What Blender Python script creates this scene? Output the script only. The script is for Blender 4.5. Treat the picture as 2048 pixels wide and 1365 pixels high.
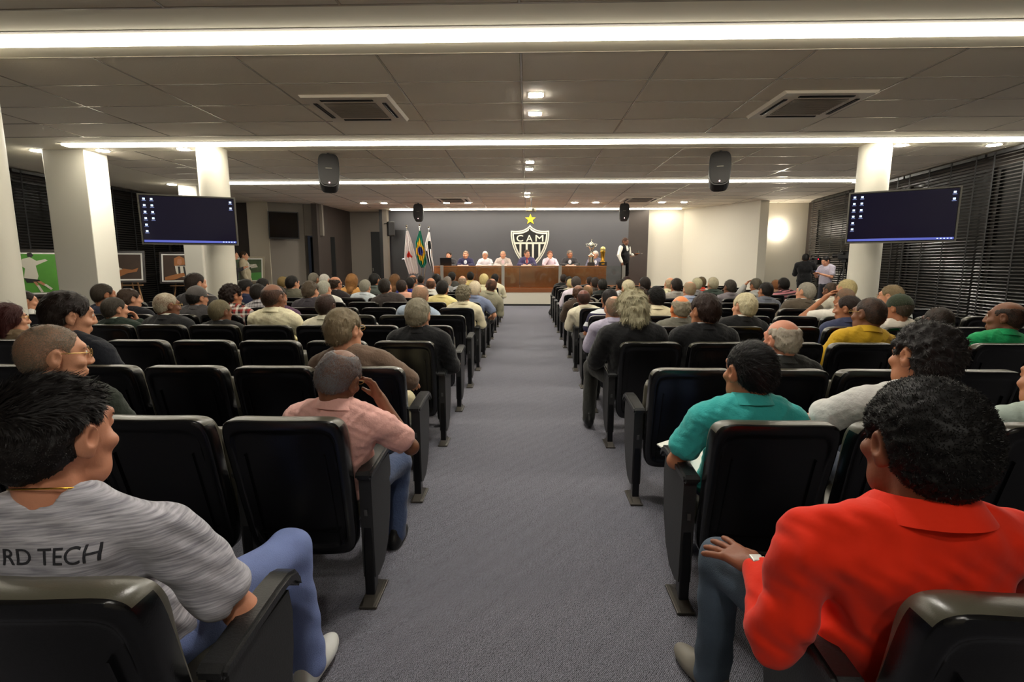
import bpy, bmesh, math, random
import numpy as np
from mathutils import Vector, Matrix, Euler
random.seed(7)
for o in list(bpy.data.objects): bpy.data.objects.remove(o)
SC = bpy.context.scene
COL = SC.collection
PI = math.pi

# ------------------------------------------------------------------ camera, world, exposure
CAM_H, CEIL = 1.45, 3.49
FPX, CX, CY = 1050.0, 1024.0, 682.5            # focal length in pixels of the 2048 x 1365 frame
YAW, PITCH = math.atan(30/1060), math.atan(155.5/1050)
cd = bpy.data.cameras.new('camera'); cd.lens = 36*FPX/2048; cd.sensor_width = 36; cd.clip_start = .03; cd.clip_end = 200
cam = bpy.data.objects.new('camera', cd); COL.objects.link(cam)
cam.location = (0, 0, CAM_H); cam.rotation_euler = (PI/2-PITCH, 0, YAW)
SC.camera = cam
w = bpy.data.worlds.new('night'); SC.world = w; w.use_nodes = True
w.node_tree.nodes['Background'].inputs[0].default_value = (.010, .011, .014, 1)
w.node_tree.nodes['Background'].inputs[1].default_value = 1
SC.view_settings.view_transform = 'Standard'; SC.view_settings.look = 'None'
SC.view_settings.exposure = 0.12; SC.view_settings.gamma = 1
SC.view_settings.use_curve_mapping = False
STRIP_W, SPOT_W, SCONCE_W = 19.0, 330.0, 45.0         # emission strengths of strips, downlights, sconce

_fw = Vector((-math.sin(YAW)*math.cos(PITCH), math.cos(YAW)*math.cos(PITCH), -math.sin(PITCH)))
_rt = Vector((math.cos(YAW), math.sin(YAW), 0)); _up = _rt.cross(_fw)
EYE = Vector((0, 0, CAM_H))
def ray(px, py): return _fw + _rt*((px-CX)/FPX) + _up*((CY-py)/FPX)
def at_y(px, py, y): d = ray(px, py); return EYE + d*(y/d.y)
def at_z(px, py, z): d = ray(px, py); return EYE + d*((z-CAM_H)/d.z)
def to_px(p):
    d = Vector(p)-EYE; z = d.dot(_fw)
    if z < .05: return (-9999, -9999)
    return (CX+FPX*d.dot(_rt)/z, CY-FPX*d.dot(_up)/z)

# ------------------------------------------------------------------ materials
def lin(c):
    c = [x/255 for x in c[:3]]
    return tuple((x/12.92 if x <= .04045 else ((x+.055)/1.055)**2.4) for x in c)+(1,)
MATS = {}
def mat(name, rgb, rough=.6, metal=0, spec=.5, bump=None, var=None, emit=None, coat=0, trans=0, alpha=1, sheen=0):
    """bump=(scale,strength) noise relief; var=(scale,amount) colour mottling; emit=(rgb,strength)"""
    if name in MATS: return MATS[name]
    m = bpy.data.materials.new(name); m.use_nodes = True; nt = m.node_tree; N = nt.nodes; L = nt.links
    b = N['Principled BSDF']; c = lin(rgb)
    b.inputs['Base Color'].default_value = c; b.inputs['Roughness'].default_value = rough
    b.inputs['Metallic'].default_value = metal; b.inputs['Specular IOR Level'].default_value = spec
    b.inputs['Coat Weight'].default_value = coat; b.inputs['Transmission Weight'].default_value = trans
    b.inputs['Alpha'].default_value = alpha; b.inputs['Sheen Weight'].default_value = sheen
    if emit:
        b.inputs['Emission Color'].default_value = lin(emit[0]); b.inputs['Emission Strength'].default_value = emit[1]
    if bump or var:
        tc = N.new('ShaderNodeTexCoord')
    if var:
        n = N.new('ShaderNodeTexNoise'); n.inputs['Scale'].default_value = var[0]; n.inputs['Detail'].default_value = 4
        L.new(tc.outputs['Object'], n.inputs['Vector'])
        mx = N.new('ShaderNodeMix'); mx.data_type = 'RGBA'
        k = var[1]
        mx.inputs[6].default_value = tuple(x*(1-k) for x in c[:3])+(1,); mx.inputs[7].default_value = tuple(min(1, x*(1+k)) for x in c[:3])+(1,)
        L.new(n.outputs['Fac'], mx.inputs[0]); L.new(mx.outputs[2], b.inputs['Base Color'])
    if bump:
        n2 = N.new('ShaderNodeTexNoise'); n2.inputs['Scale'].default_value = bump[0]; n2.inputs['Detail'].default_value = 3
        L.new(tc.outputs['Object'], n2.inputs['Vector'])
        bp = N.new('ShaderNodeBump'); bp.inputs['Strength'].default_value = bump[1]; bp.inputs['Distance'].default_value = .01
        L.new(n2.outputs['Fac'], bp.inputs['Height']); L.new(bp.outputs['Normal'], b.inputs['Normal'])
    MATS[name] = m
    return m
def stripes(name, cols, scale, axis=2, rough=.85, plaid=False):
    """horizontal bands of cloth colours along one object axis"""
    if name in MATS: return MATS[name]
    m = mat(name, cols[0], rough); nt = m.node_tree; N = nt.nodes; L = nt.links; b = N['Principled BSDF']
    tc = N.new('ShaderNodeTexCoord'); sp = N.new('ShaderNodeSeparateXYZ'); L.new(tc.outputs['Object'], sp.inputs[0])
    def ramp(ax):
        mu = N.new('ShaderNodeMath'); mu.operation = 'MULTIPLY'; mu.inputs[1].default_value = scale; L.new(sp.outputs[ax], mu.inputs[0])
        fr = N.new('ShaderNodeMath'); fr.operation = 'FRACT'; L.new(mu.outputs[0], fr.inputs[0])
        r = N.new('ShaderNodeValToRGB'); r.color_ramp.interpolation = 'CONSTANT'; els = r.color_ramp.elements
        for i, c in enumerate(cols):
            e = els[i] if i < 2 else els.new(i/len(cols))
            e.position = i/len(cols); e.color = lin(c)
        L.new(fr.outputs[0], r.inputs[0]); return r
    r = ramp(axis)
    if plaid:
        r2 = ramp(0); mx = N.new('ShaderNodeMix'); mx.data_type = 'RGBA'; mx.inputs[0].default_value = .5
        L.new(r.outputs[0], mx.inputs[6]); L.new(r2.outputs[0], mx.inputs[7]); L.new(mx.outputs[2], b.inputs['Base Color'])
    else: L.new(r.outputs[0], b.inputs['Base Color'])
    return m
def lamp_mat(name, rgb, strength):
    if name in MATS: return MATS[name]
    m = bpy.data.materials.new(name); m.use_nodes = True; nt = m.node_tree; nt.nodes.clear()
    e = nt.nodes.new('ShaderNodeEmission'); e.inputs[0].default_value = lin(rgb); e.inputs[1].default_value = strength
    o = nt.nodes.new('ShaderNodeOutputMaterial'); nt.links.new(e.outputs[0], o.inputs[0]); MATS[name] = m; return m

M_TILE = mat('ceiling_tile_white', (232, 222, 204), .8, bump=(60, .15), var=(.7, .05))
M_DRY = mat('drywall_white', (238, 230, 208), .75, var=(1.5, .03))
M_BAR = mat('grid_bar_enamel', (186, 177, 162), .16)
M_WHITE = mat('white_paint', (222, 216, 200), .6, bump=(40, .05))
M_COLM = mat('column_paint', (226, 222, 208), .45, bump=(30, .04))
M_DARKW = mat('dark_wall_paint', (80, 80, 85), .55, var=(1.2, .08))
M_BROWNW = mat('dark_brown_panel', (58, 50, 46), .5, var=(3, .15))
M_GREYW = mat('grey_wall_and_shade', (120, 112, 102), .6)  # own grey of some walls; also holds the screen wall's shade
M_BLACK = mat('black_satin', (13, 13, 14), .4)
M_MATTE = mat('black_matte', (10, 10, 11), .8)
M_SLAT = mat('black_blind_slat', (33, 31, 29), .33, spec=.6)
M_PLASTIC = mat('chair_black_plastic', (8, 8, 10), .26, spec=.5, bump=(220, .05))
M_CUSH = mat('chair_upholstery_sheen', (74, 71, 60), .3, spec=.7, bump=(300, .05))  # lightened to olive; ceiling sheen on the chair tops is in this colour
M_ARM = mat('armrest_grey_black', (24, 24, 25), .36, bump=(180, .12))
M_PANEL = mat('side_panel_grey', (34, 34, 35), .5, bump=(200, .1))
M_LEG = mat('leg_black_metal', (16, 16, 18), .35, .4)
M_STEEL = mat('steel_plate', (120, 116, 108), .4, .8)
M_CHROME = mat('chrome', (205, 205, 205), .18, 1)
M_PAPER = mat('white_paper', (238, 236, 228), .7)
M_WOOD = mat('table_wood', (176, 106, 54), .35, var=(5, .18))
M_WOOD2 = mat('stage_edge_wood', (136, 78, 38), .4, var=(5, .15))
M_GOLD = mat('gold_metal', (210, 160, 60), .25, 1)
M_SILVER = mat('silver_metal', (215, 212, 200), .2, 1)
M_CREST_W = mat('crest_white', (232, 230, 214), .5)
M_CREST_B = mat('crest_black', (14, 14, 14), .5)
M_YEL = mat('star_yellow', (236, 214, 40), .5)
M_GLASS = mat('clear_glass', (225, 235, 230), .03, trans=1, spec=.4)
M_PANE = mat('night_window_glass', (6, 7, 8), .35, spec=.3)
M_POST = mat('post_grey', (150, 146, 138), .4)
M_FRAME = mat('dark_frame', (36, 28, 24), .4)
M_EASEL = mat('easel_wood', (150, 112, 74), .5)

def carpet_material():
    m = bpy.data.materials.new('grey_carpet'); m.use_nodes = True; nt = m.node_tree; N = nt.nodes; L = nt.links; b = N['Principled BSDF']
    b.inputs['Roughness'].default_value = .95; b.inputs['Specular IOR Level'].default_value = .15
    tc = N.new('ShaderNodeTexCoord'); mp = N.new('ShaderNodeMapping'); mp.inputs['Rotation'].default_value = (0, 0, math.radians(38)); L.new(tc.outputs['Object'], mp.inputs[0])
    n = N.new('ShaderNodeTexNoise'); n.inputs['Scale'].default_value = 230; n.inputs['Detail'].default_value = 2; L.new(mp.outputs[0], n.inputs['Vector'])
    wv = N.new('ShaderNodeTexWave'); wv.inputs['Scale'].default_value = 55; wv.inputs['Distortion'].default_value = 6; wv.inputs['Detail'].default_value = 2; wv.inputs['Detail Scale'].default_value = 3; L.new(mp.outputs[0], wv.inputs['Vector'])
    mx = N.new('ShaderNodeMix'); mx.data_type = 'FLOAT'; mx.inputs[0].default_value = .45
    L.new(n.outputs['Fac'], mx.inputs[2]); L.new(wv.outputs['Fac'], mx.inputs[3])
    r = N.new('ShaderNodeValToRGB'); e = r.color_ramp.elements
    e[0].position = .28; e[0].color = lin((58, 58, 63)); e[1].position = .72; e[1].color = lin((140, 140, 151))
    L.new(mx.outputs[0], r.inputs[0]); L.new(r.outputs[0], b.inputs['Base Color'])
    bp = N.new('ShaderNodeBump'); bp.inputs['Strength'].default_value = .5; bp.inputs['Distance'].default_value = .004
    L.new(mx.outputs[0], bp.inputs['Height']); L.new(bp.outputs[0], b.inputs['Normal'])
    return m
M_CARPET = carpet_material()

# ------------------------------------------------------------------ mesh helpers
class MB:
    """collects shapes; build() links them as ONE mesh object"""
    def __init__(s): s.v = []; s.f = []; s.mi = []; s.cur = 0
    def add(s, vs, fs):
        o = len(s.v); s.v += [tuple(v) for v in vs]; s.f += [tuple(i+o for i in f) for f in fs]; s.mi += [s.cur]*len(fs); return s
    def box(s, c, d, rot=None, bev=0):
        x, y, z = d[0]/2, d[1]/2, d[2]/2
        if bev:
            bm = bmesh.new(); bmesh.ops.create_cube(bm, size=1)
            for v in bm.verts: v.co = Vector((v.co.x*d[0], v.co.y*d[1], v.co.z*d[2]))
            bmesh.ops.bevel(bm, geom=list(bm.edges), offset=min(bev, .49*min(d)), segments=2, profile=.5, affect='EDGES')
            bm.verts.ensure_lookup_table(); vs = [v.co.copy() for v in bm.verts]; fs = [[v.index for v in f.verts] for f in bm.faces]; bm.free()
        else:
            vs = [Vector((i*x, j*y, k*z)) for k in (-1, 1) for j in (-1, 1) for i in (-1, 1)]
            fs = [(0, 2, 3, 1), (4, 5, 7, 6), (0, 1, 5, 4), (2, 6, 7, 3), (0, 4, 6, 2), (1, 3, 7, 5)]
        R = rot.to_matrix() if isinstance(rot, Euler) else rot
        if R is not None: vs = [R @ v for v in vs]
        c = Vector(c); return s.add([v+c for v in vs], fs)
    def tube(s, pts, r, n=10, cap=True):
        pts = [Vector(p) for p in pts]; rr = r if isinstance(r, (list, tuple)) else [r]*len(pts)
        vs = []; up = Vector((0, 0, 1)); prev = None
        for i, p in enumerate(pts):
            t = (pts[min(i+1, len(pts)-1)]-pts[max(i-1, 0)]).normalized()
            if prev is None:
                a = t.cross(up if abs(t.z) < .9 else Vector((1, 0, 0))).normalized()
            else: a = (prev-t*prev.dot(t)).normalized()
            prev = a; b = t.cross(a)
            vs += [p+(a*math.cos(2*PI*k/n)+b*math.sin(2*PI*k/n))*rr[i] for k in range(n)]
        fs = []
        for i in range(len(pts)-1):
            for k in range(n):
                a0 = i*n+k; b0 = i*n+(k+1) % n; fs.append((a0, b0, b0+n, a0+n))
        if cap: fs += [tuple(reversed(range(n))), tuple((len(pts)-1)*n+k for k in range(n))]
        return s.add(vs, fs)
    def lathe(s, prof, c=(0, 0, 0), n=20):
        c = Vector(c); vs = []; fs = []
        for r, z in prof: vs += [c+Vector((r*math.cos(2*PI*k/n), r*math.sin(2*PI*k/n), z)) for k in range(n)]
        for i in range(len(prof)-1):
            for k in range(n): a = i*n+k; b = i*n+(k+1) % n; fs.append((a, b, b+n, a+n))
        fs += [tuple(reversed(range(n))), tuple((len(prof)-1)*n+k for k in range(n))]
        return s.add(vs, fs)
    def prism(s, poly, a, b, axis='x'):
        """closed polygon extruded from a to b along an axis; poly in the other two axes"""
        def P(u, v, w):
            return {'x': (w, u, v), 'y': (u, w, v), 'z': (u, v, w)}[axis]
        n = len(poly); vs = [P(u, v, a) for u, v in poly]+[P(u, v, b) for u, v in poly]
        fs = [tuple(range(n)), tuple(reversed(range(n, 2*n)))]+[(i, i+n, (i+1) % n+n, (i+1) % n) for i in range(n)]
        return s.add(vs, fs)
    def sphere(s, c, r, n=12, m=8):
        c = Vector(c); r = Vector(r) if not isinstance(r, (int, float)) else Vector((r, r, r))
        vs = []; fs = []
        for j in range(m+1):
            t = PI*j/m
            for i in range(n):
                p = 2*PI*i/n; vs.append(c+Vector((r.x*math.sin(t)*math.cos(p), r.y*math.sin(t)*math.sin(p), r.z*math.cos(t))))
        for j in range(m):
            for i in range(n): fs.append((j*n+i, (j+1)*n+i, (j+1)*n+(i+1) % n, j*n+(i+1) % n))
        return s.add(vs, fs)
    def mesh(s, name, mats, smooth=False, angle=35):
        me = bpy.data.meshes.new(name); me.from_pydata(s.v, [], s.f)
        for m in (mats if isinstance(mats, (list, tuple)) else [mats]): me.materials.append(m)
        if any(s.mi): me.polygons.foreach_set('material_index', s.mi)
        bm = bmesh.new(); bm.from_mesh(me); bmesh.ops.remove_doubles(bm, verts=bm.verts, dist=1e-6); bmesh.ops.recalc_face_normals(bm, faces=bm.faces); bm.to_mesh(me); bm.free()
        if smooth:
            me.polygons.foreach_set('use_smooth', [True]*len(me.polygons))
            try: me.set_sharp_from_angle(angle=math.radians(angle))
            except Exception: pass
        return me
    def build(s, name, mats, parent=None, smooth=False, angle=35, loc=None, rot=None):
        return link(name, s.mesh(name, mats, smooth, angle), parent, loc, rot)
def link(name, me, parent=None, loc=None, rot=None):
    o = bpy.data.objects.new(name, me); COL.objects.link(o)
    if parent is not None: o.parent = parent
    if loc is not None: o.location = loc
    if rot is not None: o.rotation_euler = rot
    return o
def thing(name, label, cat, loc=(0, 0, 0), rz=0, group=None, rot=None):
    o = bpy.data.objects.new(name, None); COL.objects.link(o); o.empty_display_size = .1
    o.location = loc; o.rotation_euler = rot if rot is not None else (0, 0, rz)
    return tag(o, label, cat, group)
def tag(o, label=None, cat=None, group=None, kind=None):
    if label: o['label'] = label
    if cat: o['category'] = cat
    if group: o['group'] = group
    if kind: o['kind'] = kind
    return o
def struct(o, label=None, cat=None):
    o['kind'] = 'structure'
    if label: o['label'] = label
    if cat: o['category'] = cat
    return o
ORD = ['zeroth', 'first', 'second', 'third', 'fourth', 'fifth', 'sixth', 'seventh', 'eighth', 'ninth', 'tenth', 'eleventh', 'twelfth', 'thirteenth', 'fourteenth', 'fifteenth', 'sixteenth']

# ------------------------------------------------------------------ room shell
STAGE_Y, BACK_Y, STAGE_Z = 18.1, 21.0, .60
struct(MB().box((-1, 9, -.05), (26, 28, .1)).build('floor', M_CARPET), 'grey-blue woven carpet floor running up the central aisle', 'floor')
# right window wall runs slightly off parallel
RW0, RW1 = Vector((8.62, 9.8, 0)), Vector((9.45, 18.4, 0)); RWA = math.atan2(RW1.x-RW0.x, RW1.y-RW0.y)
def right_wall(u, z, out=0):   # u metres along the wall from RW0, out = into the room
    d = (RW1-RW0).normalized(); n = Vector((-d.y, d.x, 0)); p = RW0+d*u+n*out; return Vector((p.x, p.y, z))
c = right_wall(-2.7, CEIL/2, -.2)
struct(MB().box((0, 0, 0), (.16, 23.2, CEIL)).build('wall_right', M_BROWNW, None, loc=c, rot=(0, 0, -RWA)), 'dark window wall behind the black blinds on the right', 'wall')
struct(MB().box((-11.3, 6.95, CEIL/2), (.2, 22.3, CEIL)).build('wall_left', M_BROWNW), 'dark window wall behind the easels on the left', 'wall')
struct(MB().box((-1.2, -4.1, CEIL/2), (20.5, .2, CEIL)).build('wall_rear', M_WHITE), 'white wall behind the camera', 'wall')
struct(MB().box((-.4, BACK_Y+.1, CEIL/2), (10.2, .2, CEIL)).build('wall_back', M_DARKW), 'dark grey stage wall carrying the club crest', 'wall')
# wall pieces left of the stage
o = MB(); o.prism([(-9.43, 17.85), (-8.74, 17.85), (-8.74, 18.3), (-9.43, 18.3)], 0, CEIL, 'z'); struct(o.build('wall_left_pier', mat('pier_shaded_white', (184, 174, 156), .6)), 'pale pier at the far left corner behind the last picture', 'wall')  # greyed white: the corner's shade is put into the pier colour
o = MB(); o.prism([(-8.74, 17.9), (-7.79, 18.48), (-7.79, 18.75), (-8.74, 18.25)], 0, CEIL, 'z'); struct(o.build('wall_left_screen', M_GREYW), 'angled pale wall carrying the switched-off black television', 'wall')  # pale wall coloured grey to carry the shade of this corner
struct(MB().box((-10.3, 18.2, CEIL/2), (1.9, .2, CEIL)).build('wall_left_end', M_BROWNW), 'dark end wall in the far left corner', 'wall')
o = MB(); o.prism([(-7.26, 18.35), (-7.09, 21.3), (-7.3, 21.3), (-7.45, 18.35)], 0, CEIL, 'z'); struct(o.build('wall_left_stage', M_BROWNW), 'dark brown side wall running to the stage on the left', 'wall')
struct(MB().box((-7.5, 18.62, 2.95), (.7, .14, 1.08)).build('wall_left_lintel', M_GREYW), 'pale wall above the dark doorway at far left', 'wall')
d1 = struct(MB().box((-7.5, 19.4, 1.2), (.9, .06, 2.4)).build('door_1', mat('door_black', (12, 12, 12), .6)), 'dark recessed doorway beside the switched-off television', 'door')
MB().tube([(-7.2, 19.35, 1.05), (-7.2, 19.3, 1.05), (-7.3, 19.3, 1.05)], .012).build('door_handle', M_CHROME, d1)
struct(MB().box((-6.3, 21.4, CEIL/2), (1.7, .2, CEIL)).build('wall_left_back', M_GREYW), 'grey wall between the dark side wall and stage post', 'wall')
d2 = struct(MB().box((-5.95, 21.27, 1.35), (.62, .05, 2.7)).build('door_2', mat('door_black', (12, 12, 12), .6)), 'narrow dark door beside the stage post', 'door')
MB().box((-6.2, 21.22, 1.2), (.03, .04, .12)).build('door_handle', M_CHROME, d2)
struct(MB().box((-5.62, 20.6, CEIL/2), (.12, .3, CEIL)).build('trim_1', M_BLACK), 'black upright trim beside the stage post', 'trim')
struct(MB().box((-5.47, 20.6, CEIL/2), (.18, .3, CEIL)).build('trim_2', M_GREYW), 'pale upright post at the left end of the stage', 'trim')
g = struct(MB().box((-5.05, 20.93, 1.68), (.62, .04, 2.14)).build('door_3', mat('door_dark_grey', (40, 40, 42), .35)), 'dark grey door at the left end of the stage wall', 'door')
MB().tube([(-4.82, 20.9, 1.62), (-4.82, 20.85, 1.62), (-4.92, 20.85, 1.62)], .012).build('door_handle', M_CHROME, g)
# right of the stage
o = MB(); o.prism([(3.95, 21.0), (4.62, 20.55), (4.62, 21.0)], 0, CEIL, 'z'); struct(o.build('wall_stage_right', M_BROWNW), 'dark brown angled wall behind the standing waiter', 'wall')
o = MB(); o.prism([(4.62, 20.9), (6.0, 20.75), (6.0, 21.1), (4.62, 21.1)], 0, CEIL, 'z'); struct(o.build('wall_right_recess', M_WHITE), 'cream recess wall lit by the end of the light strip', 'wall')
o = MB(); o.prism([(6.0, 20.75), (7.65, 17.9), (7.95, 17.95), (7.95, 18.7), (6.3, 20.9)], 0, CEIL, 'z'); struct(o.build('wall_right_angled', M_WHITE), 'broad pale angled wall right of the stage', 'wall')
struct(MB().box((8.75, 18.75, CEIL/2), (1.75, .2, CEIL)).build('wall_right_end', M_WHITE), 'pale end wall carrying the round wall lamp', 'wall')

# stage platform
st = struct(MB().box((-.4, (STAGE_Y+.02+BACK_Y)/2, .25), (10, BACK_Y-STAGE_Y-.02, .42)).build('stage_riser', M_WHITE), 'white stage riser at the end of the aisle', 'stage')
MB().box((-.4, STAGE_Y+.015, .03), (10, .05, .06)).build('skirting', M_BLACK, st)
MB().box((-.4, (STAGE_Y+BACK_Y)/2, .53), (10, BACK_Y-STAGE_Y, .14)).build('wooden_deck', M_WOOD2, st)
# columns
def column(label, x, y, r=.25, sq=None):
    m = MB()
    if sq: m.box((0, 0, CEIL/2), (sq[0], sq[1], CEIL), bev=.012)
    else: m.lathe([(r, 0), (r, CEIL)], n=40)
    return tag(m.build('column', M_COLM, None, smooth=not sq, loc=(x, y, 0)), label, 'column')
column('round cream column behind the left hanging screen', -5.7, 9.72)
column('round cream column at the left edge nearest the camera', -5.58, 5.35)
column('round cream column behind the right hanging screen', 6.1, 9.78)
column('broad square white pier beside the green football painting', -8.42, 9.95, sq=(.78, .55))
column('smaller square white pier behind the left round column', -9.0, 14.35, sq=(.5, .5))

# ------------------------------------------------------------------ ceiling
ce = struct(MB().box((-1, 9, CEIL+.09), (26, 28, .1)).build('ceiling', M_DRY), 'suspended ceiling of pale panels between drywall bands', 'ceiling')
XL, XR, TW, TD = -8.656, 9.2, 1.431, .815
BANDS = [(4.5, 5.49), (8.75, 9.85), (13.11, 14.15), (19.86, 21.3)]
for a, b in BANDS: MB().box(((XL+XR)/2, (a+b)/2, CEIL+.02), (XR-XL, b-a, .04)).build('drywall_band', M_DRY, ce)
MB().box(((XL-11.2)/2, 9, CEIL+.02), (XL+11.2, 24, .04)).build('drywall_band', M_DRY, ce)
tile = MB().box((0, 0, .012), (TW-.025, TD-.025, .024), bev=.004).mesh('ceiling_tile', M_TILE)
FIELDS = [(4.5-5*TD, 5), (5.49, 4), (9.85, 4), (14.15, 7)]
x0 = -.07
ks = range(-6, 7)
AC = [(-2.25, 7.27), (3.62, 7.27), (-2.4, 17.35), (3.6, 17.4)]
for fy, n in FIELDS:
    for j in range(n):
        for k in ks:
            cx_, cy_ = x0+(k+.5)*TW, fy+(j+.5)*TD
            if cx_-TW/2 < XL-.8 or cx_-TW/2 > XR: continue
            link('ceiling_tile', tile, ce, (cx_, cy_, CEIL))
    lat = MB().box((0, 0, 0), (XR-XL, .019, .02)).mesh('grid_bar', M_BAR); lon = MB().box((0, 0, 0), (.019, n*TD, .02)).mesh('grid_bar', M_BAR)
    for j in range(n+1): link('grid_bar', lat, ce, ((XL+XR)/2, fy+j*TD, CEIL+.006))
    for k in range(-5, 7): link('grid_bar', lon, ce, (x0+k*TW, fy+n*TD/2, CEIL+.006))
    if fy < 3: continue

# fluorescent light strips in the drywall bands
M_STRIP = lamp_mat('strip_diffuser', (255, 246, 226), STRIP_W)
def strip(label, xa, xb, y, wid=.25):
    t = thing('light_strip', label, 'ceiling light', ((xa+xb)/2, y, CEIL), group='ceiling light strips')
    L_ = xb-xa
    MB().box((0, 0, .012), (L_+.05, wid+.14, .03)).build('housing', mat('strip_glow_flange', (112, 107, 97), .7), t)  # wide grey flange added to tone down glow beside the diffuser
    w2 = wid/2
    MB().prism([(-w2, 0), (-w2, -.026), (-w2*.85, -.036), (w2*.85, -.036), (w2, -.026), (w2, 0)], -L_/2, L_/2, 'x').build('diffuser', M_STRIP, t)
strip('nearest and widest light strip across the ceiling above the camera', -8.0, 7.9, 5.06, .2)
strip('second light strip crossing the ceiling above both column tops', -8.0, 8.35, 9.28, .2)
strip('third light strip crossing the ceiling above the far speakers', -7.9, 8.2, 13.62, .2)
strip('farthest and shortest light strip above the stage', -5.2, 5.75, 20.35, .22)

# square recessed lamps down the middle and round downlights
M_LED = lamp_mat('downlight_led', (255, 250, 238), SPOT_W)
def square_lamp(label, x, y, s=.15):
    t = thing('recessed_lamp', label, 'ceiling light', (x, y, CEIL), group='recessed lamps')
    MB().box((0, 0, 0), (s+.04, s+.04, .012)).build('trim_ring', M_BAR, t)
    MB().box((0, 0, -.008), (s, s, .008)).build('lens', M_LED, t)
def round_lamp(label, x, y, r=.1):
    t = thing('downlight', label, 'ceiling light', (x, y, CEIL), group='recessed lamps')
    MB().lathe([(r+.025, .01), (r+.025, -.006), (r, -.008)], n=24).build('trim_ring', M_BAR, t)
    MB().lathe([(r, -.006), (r, -.013)], n=24).build('lens', M_LED, t)
for i, (x, y) in enumerate([(.10, -1.72), (.10, -.91), (.10, 2.53), (.10, 3.34), (.10, 6.79), (.10, 7.60), (.05, 11.1), (.04, 11.9), (0, 15.85), (0, 16.65)]):
    square_lamp(('%s square recessed lamp ahead on the ceiling centre line' % ORD[i-1]) if i > 1 else '%s square recessed lamp behind the camera on the centre line' % ORD[2-i], x, y)
names = ['leftmost', 'second from left', 'third from left', 'fourth from left', 'fourth from right', 'third from right', 'second from right', 'rightmost']
for nm, x in zip(names, (-5.6, -4.89, -2.75, -2.02, 1.6, 2.32, 4.52, 5.27)):
    round_lamp('round downlight, %s in the row above the front seats' % nm, x, 18.3)
round_lamp('round downlight left of the broad square pier', -8.95, 9.75); round_lamp('round downlight right of the broad square pier', -7.75, 9.78)
round_lamp('round downlight just left of the left round column', -6.2, 9.7); round_lamp('round downlight above the smaller square pier', -9.28, 13.9)
round_lamp('round downlight just right of the right round column', 6.5, 9.72); round_lamp('round downlight beside the blinds at right', 8.1, 9.75)
round_lamp('small downlight at the end of the third strip', 8.33, 13.95)

# ceiling cassette air conditioners
M_AC = mat('ac_panel', (228, 218, 202), .45); M_GRILL = mat('ac_grille', (150, 142, 132), .6)
def cassette(label, x, y):
    t = thing('air_conditioner', label, 'air conditioner', (x, y, CEIL-.002), group='ceiling cassettes')
    m = MB(); S = 1.12
    m.prism([(-S/2, 0), (-S/2+.03, -.035), (S/2-.03, -.035), (S/2, 0)], -S/2, S/2, 'y'); m.build('panel', M_AC, t)
    fr = MB()
    for k in range(4):
        R = Matrix.Rotation(k*PI/2, 3, 'Z'); MB().box(R @ Vector((0, -.44, -.037)), (.66, .05, .012), R).build('air_slot', M_MATTE, t)
        MB().box(R @ Vector((0, -.425, -.045)), (.6, .02, .006), R @ Matrix.Rotation(.3, 3, 'X')).build('flap', mat('ac_flap', (70, 66, 62), .5), t)
    gr = MB().box((0, 0, -.037), (.66, .66, .01)).build('grille', M_GRILL, t)
    sl = MB().box((0, 0, 0), (.64, .012, .012)).mesh('grille_bar', mat('ac_bar', (176, 168, 156), .5))
    for j in range(14): link('grille_bar', sl, gr, (0, -.3+j*.046, -.046))
for lab, (x, y) in zip(('ceiling air conditioner near the camera, left of the centre line', 'ceiling air conditioner near the camera, right of the centre line', 'far ceiling air conditioner left of the stage crest', 'far ceiling air conditioner right of the stage crest'), AC): cassette(lab, x, y)

# black loudspeakers hung from the ceiling
M_SPK = mat('speaker_black', (16, 15, 15), .5, bump=(150, .2)); M_MESHG = mat('speaker_grille', (24, 22, 22), .6, bump=(400, .5))
def speaker(label, x, y, z, rz, tilt=-.35, s=1.0, group='hanging loudspeakers'):
    t = thing('loudspeaker', label, 'loudspeaker', (x, y, z), rz, group)
    R = Matrix.Rotation(tilt, 3, 'X')
    def sh(prof, ya, yb):
        m = MB(); m.prism(prof, ya, yb, 'y'); m.v = [tuple(R @ Vector(v)*s) for v in m.v]; return m
    out = []
    for k in range(28):
        a = 2*PI*k/28; cx_, sz = math.cos(a), math.sin(a)
        wv = .165*(1-.16*(sz < 0)*abs(sz)); out.append((wv*abs(cx_)**.45*(1 if cx_ > 0 else -1), .28*abs(sz)**.5*(1 if sz > 0 else -1)))
    sh(out, -.10, .16).build('cabinet', M_SPK, t)
    sh([(u*.9, v*.93) for u, v in out], -.118, -.10).build('grille', M_MESHG, t)
    m = MB(); m.box((0, -.122, .02), (.1, .006, .015)); m.v = [tuple(R @ Vector(v)*s) for v in m.v]; m.build('badge', M_STEEL, t)
    m = MB(); m.sphere((0, -.12, -.225), .011); m.v = [tuple(R @ Vector(v)*s) for v in m.v]; m.build('power_light', lamp_mat('led_pink', (255, 190, 190), 8), t)
    MB().tube([(0, .02, .15*s), (0, .02, CEIL-z)], .022).build('ceiling_bracket', M_BLACK, t)
speaker('black loudspeaker hanging above the left seats, nearer the camera', -3.72, 10.1, 3.13, .35, -.3, 1.15)
speaker('black loudspeaker hanging above the right seats, nearer the camera', 3.53, 10.1, 3.13, -.3, -.3, 1.15)
speaker('black loudspeaker hanging near the stage above the flags', -3.72, 18.3, 3.16, .1, -.15)
speaker('black loudspeaker hanging near the stage above the waiter', 3.28, 18.3, 3.16, -.1, -.15)
t = thing('loudspeaker', 'small black loudspeaker fixed to the post left of the stage', 'loudspeaker', (-5.2, 20.3, 2.75), .5)
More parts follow.
